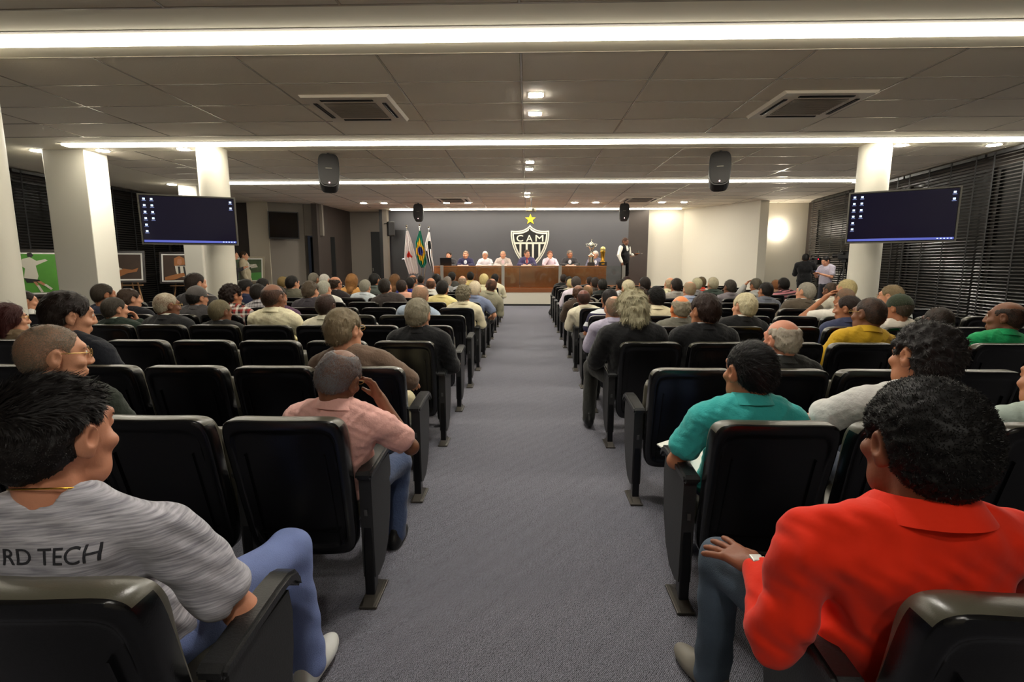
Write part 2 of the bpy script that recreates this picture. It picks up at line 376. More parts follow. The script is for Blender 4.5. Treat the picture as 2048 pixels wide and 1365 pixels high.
MB().box((0, 0, 0), (.26, .26, .55), bev=.04).build('cabinet', M_SPK, t); MB().box((0, -.135, 0), (.2, .01, .46)).build('grille', M_MESHG, t)
MB().tube([(-.1, .05, .2), (-.2, .2, .2)], .015).build('wall_bracket', M_BLACK, t)

# projector above the star
t = thing('projector', 'small projector hanging from the ceiling in front of the star', 'projector', (.12, 16.9, 3.1))
MB().box((0, 0, 0), (.32, .3, .09), bev=.02).build('case', mat('projector_grey', (150, 140, 110), .5), t); MB().lathe([(.04, -.03), (.04, .03)]).build('lens', M_BLACK, t, rot=(PI/2, 0, 0), loc=(.06, -.16, 0))
MB().tube([(0, 0, .04), (0, 0, CEIL-3.1)], .012).build('pole', M_BLACK, t); MB().box((0, 0, .06), (.14, .14, .03)).build('mount_plate', M_STEEL, t)

# ------------------------------------------------------------------ hanging television screens
M_SCR = mat('screen_navy', (4, 4, 10), .14, emit=((30, 22, 80), .13)); M_TVF = mat('tv_frame', (120, 118, 112), .35, .3)
def television(label, x, y, z, rz, W=1.42, Hh=.82, on=True, tilt=.07, arm=None):
    t = thing('television', label, 'television', (x, y, z), rot=(tilt, 0, rz))
    MB().box((0, .04, 0), (W, .07, Hh), bev=.015).build('housing', M_BLACK, t)
    fr = MB(); b = .022
    for sx in (-1, 1): fr.box((sx*(W/2-b/2), -.002, 0), (b, .03, Hh))
    for sz in (-1, 1): fr.box((0, -.002, sz*(Hh/2-b/2)), (W-2*b, .03, b))
    fr.build('bezel', M_TVF if on else M_BLACK, t)
    sw, sh = W-2*b-.02, Hh-2*b-.03
    s = MB().box((0, .002, .005), (sw, .006, sh)).build('screen', M_SCR if on else mat('screen_off', (3, 3, 4), .12, spec=.3), t)
    if arm is not None:
        v = (Euler((tilt, 0, rz)).to_matrix().inverted() @ (Vector(arm)-Vector((x, y, z)))); MB().tube([(0, .06, 0), v], .04).build('wall_arm', M_BLACK, t)
    else: MB().tube([(0, .07, 0), (0, .16, 0)], .04).build('wall_arm', M_BLACK, t)
    if on:
        ic = MB().box((0, 0, 0), (.034, .004, .03)).mesh('icon', lamp_mat('icon_white', (205, 225, 255), 1.6)); cp = MB().box((0, 0, 0), (.056, .004, .009)).mesh('icon_caption', lamp_mat('icon_text', (150, 165, 220), .7))
        for c, n in ((0, 6), (1, 4)):
            for r in range(n):
                p = (-sw/2+.055+c*.105, -.004, sh/2-.045-r*.104); link('icon', ic, s, p); link('icon_caption', cp, s, (p[0], p[1], p[2]-.03))
        for r in range(2):
            p = (sw/2-.05, -.004, sh/2-.05-r*.1); link('icon', ic, s, p); link('icon_caption', cp, s, (p[0], p[1], p[2]-.03))
        MB().box((0, -.004, -sh/2+.02), (sw, .004, .036)).build('taskbar', lamp_mat('taskbar_blue', (110, 120, 215), .75), s)
        for q in range(5): MB().box((sw/2-.03-q*.042, -.007, -sh/2+.02), (.02, .003, .012)).build('tray_icon', lamp_mat('icon_white', (205, 225, 255), 1.6), s)
television('lit computer desktop screen hanging on the left round column', -5.72, 8.95, 2.17, math.radians(26), arm=(-5.7, 9.44, 2.17))
television('lit computer desktop screen hanging on the right round column', 6.02, 8.85, 2.20, math.radians(-34), 1.46, .84, arm=(6.1, 9.50, 2.2))
television('switched-off black television on the angled wall at far left', -8.2, 17.85, 2.72, math.radians(31), .95, .9, False, .1)

# ------------------------------------------------------------------ windows and black venetian blinds
def window(idx, cpos, rz, wid, label):
    o = struct(bpy.data.objects.new('window_%d' % idx, None), label, 'window'); COL.objects.link(o); o.location = cpos; o.rotation_euler = (0, 0, rz)
    MB().box((0, 0, 0), (wid, .02, 2.9)).build('pane', M_PANE, o)
    fr = MB()
    for sx in (-1, 1): fr.box((sx*wid/2, -.02, 0), (.06, .06, 2.95))
    for sz in (-1, 0, 1): fr.box((0, -.02, sz*1.45), (wid, .06, .06))
    fr.build('window_frame', M_BLACK, o)
def blind(label, cpos, rz, wid, group, zb=.25, pitch=.062, tilt=.6, cord=False):
    t = thing('venetian_blind', label, 'blind', (cpos[0], cpos[1], 0), rz, group)
    top = CEIL-.03
    MB().box((0, 0, top-.03), (wid, .06, .06)).build('head_rail', M_BLACK, t)
    sl = MB().prism([(-.026, -.003), (0, .003), (.026, -.003), (.026, -.001), (0, .005), (-.026, -.001)], -wid/2, wid/2, 'x').mesh('slat', M_SLAT)
    z = top-.085; rr = random.Random(label)
    while z > zb:
        link('slat', sl, t, (0, 0, z), (tilt+rr.uniform(-.06, .06), 0, 0)); z -= pitch
    MB().box((0, 0, zb-.02), (wid, .055, .025)).build('bottom_rail', M_BLACK, t)
    tp = MB().box((0, -.032, (top+zb)/2), (.036, .004, top-zb)).mesh('ladder_tape', M_MATTE)
    for f in (-.42, -.14, .14, .42): link('ladder_tape', tp, t, (f*wid, 0, 0))
    if cord:
        for q in (0, .05): MB().tube([(.3*wid+q, -.05, top-.05), (.3*wid-.02+q, -.06, 1.7), (.3*wid-.03+q*.5, -.06, 1.05)], .006, 6).build('pull_cord', mat('cord_grey', (150, 146, 140), .5), t)
bn = ['nearest the camera', 'second from the camera', 'third from the camera', 'fourth from the camera', 'farthest from the camera']
for i in range(5):
    u = -3.15+2.5*i; p = right_wall(u, 0, .12); q = right_wall(u, 1.75, -.1)
    window(i+1, q, -RWA-PI/2, 2.3, 'dark night window behind the right blinds, %s' % bn[i])
    blind('black slatted blind on the right window wall, %s' % bn[i], p, -RWA-PI/2, 2.44, 'blinds along the right wall', cord=(i == 1))
for i in range(4):
    y = 10.0+2.55*i; window(i+6, (-11.17, y, 1.75), PI/2, 2.3, 'dark night window behind the left blinds, %s' % bn[i])
    blind('black slatted blind on the left window wall, %s' % bn[i], (-11.05, y, 0), PI/2, 2.44, 'blinds along the left wall')

# round glowing wall lamp
p = at_y(1558, 459, 18.5)
t = thing('wall_lamp', 'round glowing globe lamp on the pale end wall', 'wall lamp', (p.x, 18.62, p.z))
MB().lathe([(.12, 0), (.12, .03)], n=24).build('back_plate', M_BAR, t, rot=(PI/2, 0, 0), loc=(0, .02, 0))
MB().sphere((0, -.08, 0), (.17, .1, .17), 20, 12).build('globe', lamp_mat('globe_light', (255, 244, 226), SCONCE_W), t, smooth=True)

# ------------------------------------------------------------------ paintings on easels
def painting(label, px, py, Y, W, Hh, rz, bg, shapes, frame=M_FRAME, border=M_PAPER):
    p = at_y(px, py, Y)
    t = thing('framed_painting', label, 'painting', (p.x, Y, p.z), rot=(-.2, 0, rz), group='pictures on easels')
    fr = MB(); b = .05
    for sx in (-1, 1): fr.box((sx*(W/2-b/2), 0, 0), (b, .05, Hh))
    for sz in (-1, 1): fr.box((0, 0, sz*(Hh/2-b/2)), (W-2*b, .05, b))
    fr.build('frame', frame, t)
    MB().box((0, .005, 0), (W-2*b, .02, Hh-2*b)).build('mount_border', border, t)
    cv = MB().box((0, -.004, 0), (W-2*b-.08, .012, Hh-2*b-.08)).build('canvas', bg, t)
    for k, (m, pl) in enumerate(shapes):
        q = MB(); q.prism([(u*W, v*Hh) for u, v in pl], -.014-.0012*k, -.009, 'y'); q.build('painted_figure', m, cv)
    e = thing('easel', 'wooden easel holding the '+label, 'easel', (p.x, Y+.14, 0), rz, 'picture easels')
    z0 = p.z-Hh/2
    for sx in (-1, 1): MB().tube([(sx*.32, 0, 0), (sx*.06, .06, p.z+Hh*.3)], .02, 8).build('leg', M_EASEL, e)
    MB().tube([(0, .6, 0), (0, .08, p.z)], .018, 8).build('back_leg', M_EASEL, e); MB().box((0, -.06, z0-.06), (.6, .12, .03)).build('ledge', M_EASEL, e)
cream = mat('paint_cream', (206, 200, 184), .6); skinp = mat('paint_skin', (176, 120, 84), .6); dk = mat('paint_dark', (24, 20, 18), .6); gold = mat('paint_ochre', (160, 100, 50), .6)
green = mat('painting_green', (74, 140, 40), .6, var=(5, .2)); brown = mat('painting_brown', (60, 40, 24), .6, var=(4, .4)); field = mat('painting_field', (70, 88, 58), .6, var=(5, .5))
painting('green football painting at the far left', 73, 547, 10.6, .98, .98, .62, green, [
    (cream, [(-.2, .3), (-.08, .34), (.02, .26), (.16, .3), (.2, .27), (.0, .16), (.03, -.06), (.0, -.16), (-.2, -.1), (-.17, .1), (-.27, .2)]), (dk, [(-.12, .42), (-.06, .44), (-.02, .38), (-.06, .33), (-.12, .35)]),
    (dk, [(-.2, -.1), (.04, -.14), (.06, -.2), (-.16, -.2)]), (skinp, [(-.06, -.18), (-.01, -.18), (.03, -.27), (-.01, -.28)]), (cream, [(-.01, -.26), (.03, -.26), (.09, -.4), (.05, -.41)]), (skinp, [(.0, -.18), (.06, -.17), (.14, -.24), (.1, -.27)]), (cream, [(.1, -.25), (.14, -.23), (.24, -.33), (.21, -.36)])])
painting('brown portrait painting right of the broad square pier', 247, 534, 13.0, .92, .8, .42, brown, [
    (cream, [(-.36, .12), (-.2, .14), (-.1, -.02), (.02, -.1), (-.04, -.22), (-.3, -.26), (-.4, -.2)]), (dk, [(-.26, .1), (-.2, .1), (-.1, -.2), (-.18, -.22)]), (skinp, [(-.3, .36), (-.2, .36), (-.16, .24), (-.2, .14), (-.3, .14), (-.33, .24)]), (gold, [(-.18, -.18), (.0, -.06), (.2, -.1), (.34, -.04), (.3, -.16), (.1, -.2), (-.1, -.32)]), (gold, [(-.3, -.28), (-.14, -.26), (-.12, -.38), (-.3, -.38)])])
painting('brown portrait painting half hidden by the smaller pier', 356, 536, 15.2, .92, .92, .36, brown, [
    (gold, [(-.1, .3), (.05, .38), (.18, .3), (.2, .1), (-.1, .06)]), (skinp, [(.0, .28), (.1, .28), (.12, .16), (.06, .08), (-.02, .14)]), (cream, [(-.08, .06), (.2, .06), (.3, -.3), (.0, -.3), (-.06, -.1)]), (dk, [(.0, .04), (.06, .04), (.08, -.3), (.02, -.3)]), (dk, [(.14, .04), (.19, .04), (.24, -.3), (.18, -.3)]), (gold, [(-.36, -.3), (-.1, -.22), (.16, -.16), (.2, -.26), (-.1, -.38), (-.36, -.4)])])
painting('grey and green painting behind the standing man', 496, 540, 17.0, 1.0, .86, .25, field, [(mat('painting_grass', (80, 150, 70), .6), [(.0, -.12), (.4, -.1), (.4, -.4), (.0, -.4)]), (cream, [(.05, .2), (.25, .22), (.3, .1), (.1, .05)])], mat('frame_silver', (150, 140, 120), .4, .4))

# ------------------------------------------------------------------ auditorium chairs
ROW0, PITCH_R, SEATX, SEATP = 2.08, .995, .925, .515
CH_TOP, CH_BOT, CH_HW = .872, .24, .235
def back_y(z): return -.045-(z-.24)*.27          # rear face of the reclined backrest
def shell_mesh():
    lv = [0, .3, .55, .7, .8, .845, .865, .9, .95, .985, 1.0]
    prof = {0: .010, .3: .010, .55: .010, .7: .010, .8: .010, .845: .008, .865: .001, .9: 0, .95: .001, .985: .004, 1.0: .012}
    co = sorted(set([-x for x in lv]+lv)); n = len(co); vs = []; fs = []
    hw, hh, zc = CH_HW, (CH_TOP-CH_BOT)/2, (CH_TOP+CH_BOT)/2
    for side in (0, 1):
        for b in co:
            for a in co:
                m = max(abs(a), abs(b)); pw = 9.0
                s = m/((abs(a)**pw+abs(b)**pw)**(1/pw)) if m > 0 else 0
                x = a*s*hw*(1-.07*(1-(b+1)/2)); z = zc+b*s*hh
                lvl = min(prof, key=lambda q: abs(q-m)); d = prof[lvl]
                y = back_y(z)+.018*(1-(x/hw)**2)*0-.022*(1-(x/hw)**2)
                if side == 0: y += d
                else: y += .078-(.012 if m > .99 else .004 if m > .98 else 0)+.012*(z > .7)*min(1, (z-.7)/.1)*(1 if m < .99 else 0)
                vs.append((x, y, z))
    for sd in (0, 1):
        o = sd*n*n
        for j in range(n-1):
            for i in range(n-1):
                q = (o+j*n+i, o+j*n+i+1, o+(j+1)*n+i+1, o+(j+1)*n+i); fs.append(q if sd == 0 else q[::-1])
    rim = [j for j in range(n)]+[j*n+n-1 for j in range(1, n)]+[(n-1)*n+i for i in range(n-2, -1, -1)]+[j*n for j in range(n-2, 0, -1)]
    for k in range(len(rim)):
        a, b = rim[k], rim[(k+1) % len(rim)]; fs.append((b, a, a+n*n, b+n*n))
    # split rear shell (0) from front cushion (1); top rim takes the sheen-lightened colour
    m = MB(); m.add(vs, fs); nq = (n-1)*(n-1); m.mi = [0]*nq+[1]*nq+[1 if vs[a][2] > CH_TOP-.04 else 0 for a in rim]
    return m.mesh('backrest', [M_PLASTIC, M_CUSH], True, 50)
ME_BACK = shell_mesh()
ME_RIB = MB().box((0, back_y(.5)+.006-.02*(1-(.155/.235)**2), .5), (.006, .012, .46), Matrix.Rotation(.264, 3, 'X')).mesh('shell_rib', M_PLASTIC)
m = MB(); m.box((0, back_y(.36)-.016, .36), (.33, .008, .007), Matrix.Rotation(.264, 3, 'X')); ME_SEAM = m.mesh('shell_seam', M_PLASTIC)
ME_SEAT = MB().box((0, .19, .395), (.44, .44, .11), bev=.045).mesh('seat', M_CUSH, True, 60)
ME_SEATUP = MB().box((0, .05, .56), (.44, .11, .42), Matrix.Rotation(.22, 3, 'X'), bev=.045).mesh('seat', M_CUSH, True, 60)
m = MB(); m.box((0, .13, .3), (.36, .2, .1), bev=.03); ME_HINGE = m.mesh('seat_hinge', M_LEG)
def panel_prof():
    pts = [(-.035, .575), (.255, .575), (.27, .5), (.262, .4), (.235, .28), (.19, .18), (.12, .115), (.03, .1), (-.02, .12)]
    return pts
ME_PANEL = MB().prism(panel_prof(), -.026, .026, 'x').mesh('side_panel', M_PANEL, True, 40)
m = MB(); arm = [(-.06, .568), (-.06, .592), (-.045, .605), (.1, .616), (.2, .623), (.26, .622), (.3, .608), (.322, .58), (.326, .55), (.316, .545), (.3, .56), (.275, .58), (.24, .588)]
m.prism(arm, -.034, .034, 'x'); bm = bmesh.new(); me_ = m.mesh('armrest', M_ARM); bm.from_mesh(me_); bmesh.ops.bevel(bm, geom=[e for e in bm.edges if e.calc_face_angle(0) > .9], offset=.009, segments=2, affect='EDGES'); bm.to_mesh(me_); bm.free()
me_.polygons.foreach_set('use_smooth', [True]*len(me_.polygons)); me_.set_sharp_from_angle(angle=.6); ME_ARM = me_
m = MB(); m.box((0, 0, .3), (.042, .055, .58), bev=.006); ME_LEG = m.mesh('leg', M_LEG)
m = MB(); m.box((0, .03, .007), (.075, .2, .012), bev=.003); m.prism([(-.07, .012), (.13, .012), (.03, .06), (.0, .06)], -.022, .022, 'x'); ME_FOOT = m.mesh('foot_plate', mat('foot_steel', (74, 70, 64), .4, .6))
ME_BADGE = MB().box((0, -.037, .42), (.014, .004, .028)).mesh('number_plate', mat('plate_dull', (70, 70, 70), .4))
def row_y(n): return ROW0+PITCH_R*n-(.05 if n < 0 else 0)
def chair(n, side, k, label, occupied, far_end=False):
    x = side*(SEATX+SEATP*k); y = row_y(n)
    t = thing('auditorium_chair', label, 'chair', (x, y, 0), group='rows of auditorium chairs')
    for nm, me_ in (('backrest', ME_BACK), ('shell_seam', ME_SEAM), ('seat', ME_SEAT if occupied else ME_SEATUP), ('seat_hinge', ME_HINGE)): link(nm, me_, t)
    for q in (-.155, .155): link('shell_rib', ME_RIB, t, (q, 0, 0))
    for sx in ([-side, side] if far_end else [-side]):
        dx = sx*SEATP/2
        for nm, me_ in (('armrest', ME_ARM), ('leg', ME_LEG), ('foot_plate', ME_FOOT)): link(nm, me_, t, (dx, 0, 0))
        p = link('side_panel', ME_PANEL, t, (dx, 0, 0))
        if k == 0: link('number_plate', ME_BADGE, p)
    return t

# ------------------------------------------------------------------ sculpting: distance fields turned into one continuous surface
class Field:
    def __init__(s, lo, hi, res):
        s.lo = np.array(lo, np.float32); s.res = res
        s.n = np.ceil((np.array(hi)-s.lo)/res).astype(int)+1
        s.D = np.full(s.n, .05, np.float32); s.R = np.eye(3, dtype=np.float32); s.o = np.zeros(3, np.float32)
        s.ax = [s.lo[i]+res*np.arange(s.n[i], dtype=np.float32) for i in range(3)]
    def frame(s, o=(0, 0, 0), R=None):
        s.o = np.array(o, np.float32); s.R = np.array(R if R is not None else np.eye(3), np.float32); return s
    def _sub(s, c, rad):
        cw = s.R @ np.array(c, np.float32)+s.o
        a = np.clip(np.floor((cw-rad-s.lo)/s.res).astype(int), 0, s.n); b = np.clip(np.ceil((cw+rad-s.lo)/s.res).astype(int)+1, 0, s.n)
        if (b <= a).any(): return None, None
        sl = tuple(slice(a[i], b[i]) for i in range(3))
        X, Y, Z = np.meshgrid(s.ax[0][sl[0]]-s.o[0], s.ax[1][sl[1]]-s.o[1], s.ax[2][sl[2]]-s.o[2], indexing='ij', sparse=True)
        R = s.R/(np.linalg.norm(s.R[:, 0])**2); return sl, (X*R[0, 0]+Y*R[1, 0]+Z*R[2, 0], X*R[0, 1]+Y*R[1, 1]+Z*R[2, 1], X*R[0, 2]+Y*R[1, 2]+Z*R[2, 2])
    def _put(s, sl, d, k, op):
        D = s.D[sl]
        if op == 'u':
            h = np.clip(.5+.5*(D-d)/k, 0, 1); s.D[sl] = D*(1-h)+d*h-k*h*(1-h)
        else:
            h = np.clip(.5-.5*(D+d)/k, 0, 1); s.D[sl] = D*(1-h)-d*h+k*h*(1-h)
        return s
    def cap(s, a, b, ra, rb=None, k=.012, op='u', flat=None):
        rb = ra if rb is None else rb; a = np.array(a, np.float32); b = np.array(b, np.float32); c = (a+b)/2
        sl, P = s._sub(c, np.linalg.norm(b-a)/2+max(ra, rb)+.05)
        if sl is None: return s
        ba = b-a; L = max(float(ba@ba), 1e-9); q = [P[i]-a[i] for i in range(3)]
        t = np.clip((q[0]*ba[0]+q[1]*ba[1]+q[2]*ba[2])/L, 0, 1)
        d = np.sqrt((q[0]-ba[0]*t)**2+(q[1]-ba[1]*t)**2+(q[2]-ba[2]*t)**2)-(ra+(rb-ra)*t)
        return s._put(sl, d, k, op)
    def ell(s, c, r, k=.012, op='u', R=None):
        c = np.array(c, np.float32); r = np.array(r, np.float32); sl, P = s._sub(c, float(r.max())+.05)
        if sl is None: return s
        q = [P[i]-c[i] for i in range(3)]
        if R is not None: R = np.array(R, np.float32); q = [q[0]*R[0, i]+q[1]*R[1, i]+q[2]*R[2, i] for i in range(3)]
        k0 = np.sqrt((q[0]/r[0])**2+(q[1]/r[1])**2+(q[2]/r[2])**2); k1 = np.sqrt((q[0]/r[0]**2)**2+(q[1]/r[1]**2)**2+(q[2]/r[2]**2)**2)
        return s._put(sl, k0*(k0-1)/np.maximum(k1, 1e-6), k, op)
    def box(s, c, hd, rd=.01, k=.012, op='u', R=None):
        c = np.array(c, np.float32); sl, P = s._sub(c, float(np.linalg.norm(hd))+.05)
        if sl is None: return s
        q = [P[i]-c[i] for i in range(3)]
        if R is not None: R = np.array(R, np.float32); q = [q[0]*R[0, i]+q[1]*R[1, i]+q[2]*R[2, i] for i in range(3)]
        g = [np.abs(q[i])-(hd[i]-rd) for i in range(3)]
        d = np.sqrt(sum(np.maximum(x, 0)**2 for x in g))+np.minimum(np.maximum(g[0], np.maximum(g[1], g[2])), 0)-rd
        return s._put(sl, d, k, op)
    def cut(s, p, nrm):
        """remove everything on the side the normal points to"""
        nrm = s.R @ np.array(nrm, np.float32); p = s.R @ np.array(p, np.float32)+s.o
        X, Y, Z = np.meshgrid(*s.ax, indexing='ij', sparse=True)
        d = (X-p[0])*nrm[0]+(Y-p[1])*nrm[1]+(Z-p[2])*nrm[2]; s.D = np.maximum(s.D, d.astype(np.float32)); return s
    def wrinkle(s, amp, fr, seed=0):
        X, Y, Z = np.meshgrid(*s.ax, indexing='ij', sparse=True); r = np.random.RandomState(seed); w_ = 0
        for i in range(4):
            a, b, c, p = r.randn(4); w_ = w_+np.sin(fr*(a*X+b*Y+c*Z)+p*3+1.7*np.sin(fr*.45*(b*X+c*Y+a*Z)))
        s.D = s.D+(amp*w_/2).astype(np.float32); return s
    def surf(s):
        """naive surface nets"""
        D = s.D; D[0], D[-1] = .05, .05; D[:, 0], D[:, -1] = .05, .05; D[:, :, 0], D[:, :, -1] = .05, .05
        ins = D < 0; n = np.array(D.shape)-1
        cnt = sum(ins[i:n[0]+i, j:n[1]+j, k:n[2]+k].astype(np.int8) for i in (0, 1) for j in (0, 1) for k in (0, 1))
        act = np.argwhere((cnt > 0) & (cnt < 8)); idx = np.full(n, -1, np.int32); idx[tuple(act.T)] = np.arange(len(act))
        acc = np.zeros((len(act), 3), np.float32); num = np.zeros(len(act), np.float32)
        for ax in range(3):
            for u in (0, 1):
                for v in (0, 1):
                    o = np.zeros(3, int); o[(ax+1) % 3] = u; o[(ax+2) % 3] = v; p0 = act+o; p1 = p0.copy(); p1[:, ax] += 1
                    d0 = D[tuple(p0.T)]; d1 = D[tuple(p1.T)]; cr = (d0 < 0) != (d1 < 0)
                    t = np.where(cr, d0/np.where(cr, d0-d1, 1), 0); pt = p0.astype(np.float32)-act; pt[:, ax] += t
                    pt = pt*cr[:, None]; acc += pt; num += cr
        V = s.lo+s.res*(act+acc/np.maximum(num, 1)[:, None]); Q = []
        for ax in range(3):
            b, c = (ax+1) % 3, (ax+2) % 3
            a0 = [slice(None)]*3; a1 = [slice(None)]*3; a0[ax] = slice(0, -1); a1[ax] = slice(1, None)
            e = np.argwhere(ins[tuple(a0)] != ins[tuple(a1)]); e = e[(e[:, b] > 0) & (e[:, c] > 0)]
            fl = ins[tuple(e.T)]; f = []
            for db, dc in ((0, 0), (-1, 0), (-1, -1), (0, -1)):
                p = e.copy(); p[:, b] += db; p[:, c] += dc; f.append(idx[tuple(p.T)])
            f = np.stack(f, 1); f[~fl] = f[~fl][:, ::-1]; Q.append(f)
        return V, np.concatenate(Q)
    def mesh(s, name, mats):
        V, Q = s.surf(); return np_mesh(name, V, Q, mats)
def np_mesh(name, V, Q, mats):
    me = bpy.data.meshes.new(name); me.vertices.add(len(V)); me.vertices.foreach_set('co', np.asarray(V, np.float32).ravel())
    k = Q.shape[1]; me.loops.add(Q.size); me.loops.foreach_set('vertex_index', Q.ravel().astype(np.int32)); me.polygons.add(len(Q))
    me.polygons.foreach_set('loop_start', np.arange(0, Q.size, k, dtype=np.int32)); me.polygons.foreach_set('loop_total', np.full(len(Q), k, np.int32))
    me.polygons.foreach_set('use_smooth', np.ones(len(Q), bool)); me.update(calc_edges=True); me.validate()
    for m in (mats if isinstance(mats, (list, tuple)) else [mats]): me.materials.append(m)
    return me
def rot(yaw=0, pitch=0, roll=0):
    return np.array(Euler((math.radians(pitch), math.radians(roll), math.radians(yaw)), 'YXZ').to_matrix() if False else (Matrix.Rotation(math.radians(yaw), 3, 'Z') @ Matrix.Rotation(math.radians(pitch), 3, 'X') @ Matrix.Rotation(math.radians(roll), 3, 'Y')))

def sculpt_head(f, female=False, fine=False):
    """head frame: origin between the ears, +y face, +z crown"""
    f.ell((0, -.012, .028), (.077, .097, .088), .02)
    f.ell((0, -.045, -.005), (.066, .06, .07), .02)
    f.ell((0, .035, -.03), (.061, .062, .088), .025)
    f.cap((-.032, .045, -.082), (.032, .045, -.082), .03, k=.03); f.ell((0, .072, -.1), (.022, .02, .017), .018)
    f.cap((-.035, .083, .034), (.035, .083, .034), .012, k=.02)
    for s in (-1, 1):
        f.ell((s*.031, .1, .012), (.017, .012, .012), .014, 's'); f.ell((s*.031, .082, .012), (.0135, .0135, .0125), .004)
        f.ell((s*.045, .07, -.025), (.02, .02, .016), .02)
        e = rot(0, -12, 0)
        f.ell((s*.080, -.006, -.004), (.012, .021, .034), .008, R=rot(s*-22, -12)); f.ell((s*.091, .0, .003), (.009, .011, .018), .006, 's', R=rot(s*-22, -12))
        f.ell((s*.0785, .0, -.031), (.008, .009, .011), .008)
    f.cap((0, .097, .016), (0, .113, -.026), .0085, .0115, .012); f.cap((-.014, .105, -.031), (.014, .105, -.031), .0085, k=.01)
    f.ell((0, .092, -.0615), (.025, .013, .0065), .01); f.ell((0, .09, -.073), (.021, .013, .0075), .01); f.ell((0, .107, -.067), (.022, .005, .0025), .005, 's')

def sculpt_hand(f, w, d, n, side, curl=.5, spread=.1, sc=1.0, k=.005):
    """wrist w, pointing direction d, back-of-hand normal n, side=+1 thumb towards d x n"""
    w = np.array(w, float); d = np.array(d, float); d /= np.linalg.norm(d); n = np.array(n, float); n -= d*(n@d); n /= np.linalg.norm(n); t = np.cross(d, n)*side
    P = lambda a, b, c: w+sc*(d*a+t*b+n*c)
    f.cap(P(-.02, 0, 0), P(.03, 0, 0), .026*sc, .024*sc, .015)
    for b in (-.026, -.009, .009, .026): f.cap(P(.03, b*.8, 0), P(.082, b, .004), .0155*sc, .0125*sc, .012)
    for i, (b, L) in enumerate(((.030, .068), (.010, .078), (-.011, .072), (-.031, .056))):
        sp = (b/.03)*spread; a1 = curl*.7; a2 = curl*1.5; a3 = curl*2.1
        p0 = P(.085, b, .002); pts = [p0]
        for Ln, an in ((L*.45, a1), (L*.32, a2), (L*.23, a3)):
            v = d*math.cos(an)*math.cos(sp)+t*math.sin(sp)*math.cos(an)-n*math.sin(an); pts.append(pts[-1]+sc*Ln*v)
        r = (.0098, .009, .0085, .0075)
        for j in range(3): f.cap(pts[j], pts[j+1], r[j]*sc, r[j+1]*sc, k)
    q0 = P(.018, .026, -.006); q1 = P(.048, .052, -.014); q2 = P(.082, .06, -.02-curl*.02)
    f.cap(q0, q1, .0145*sc, .012*sc, .012); f.cap(q1, q2, .0115*sc, .009*sc, k)

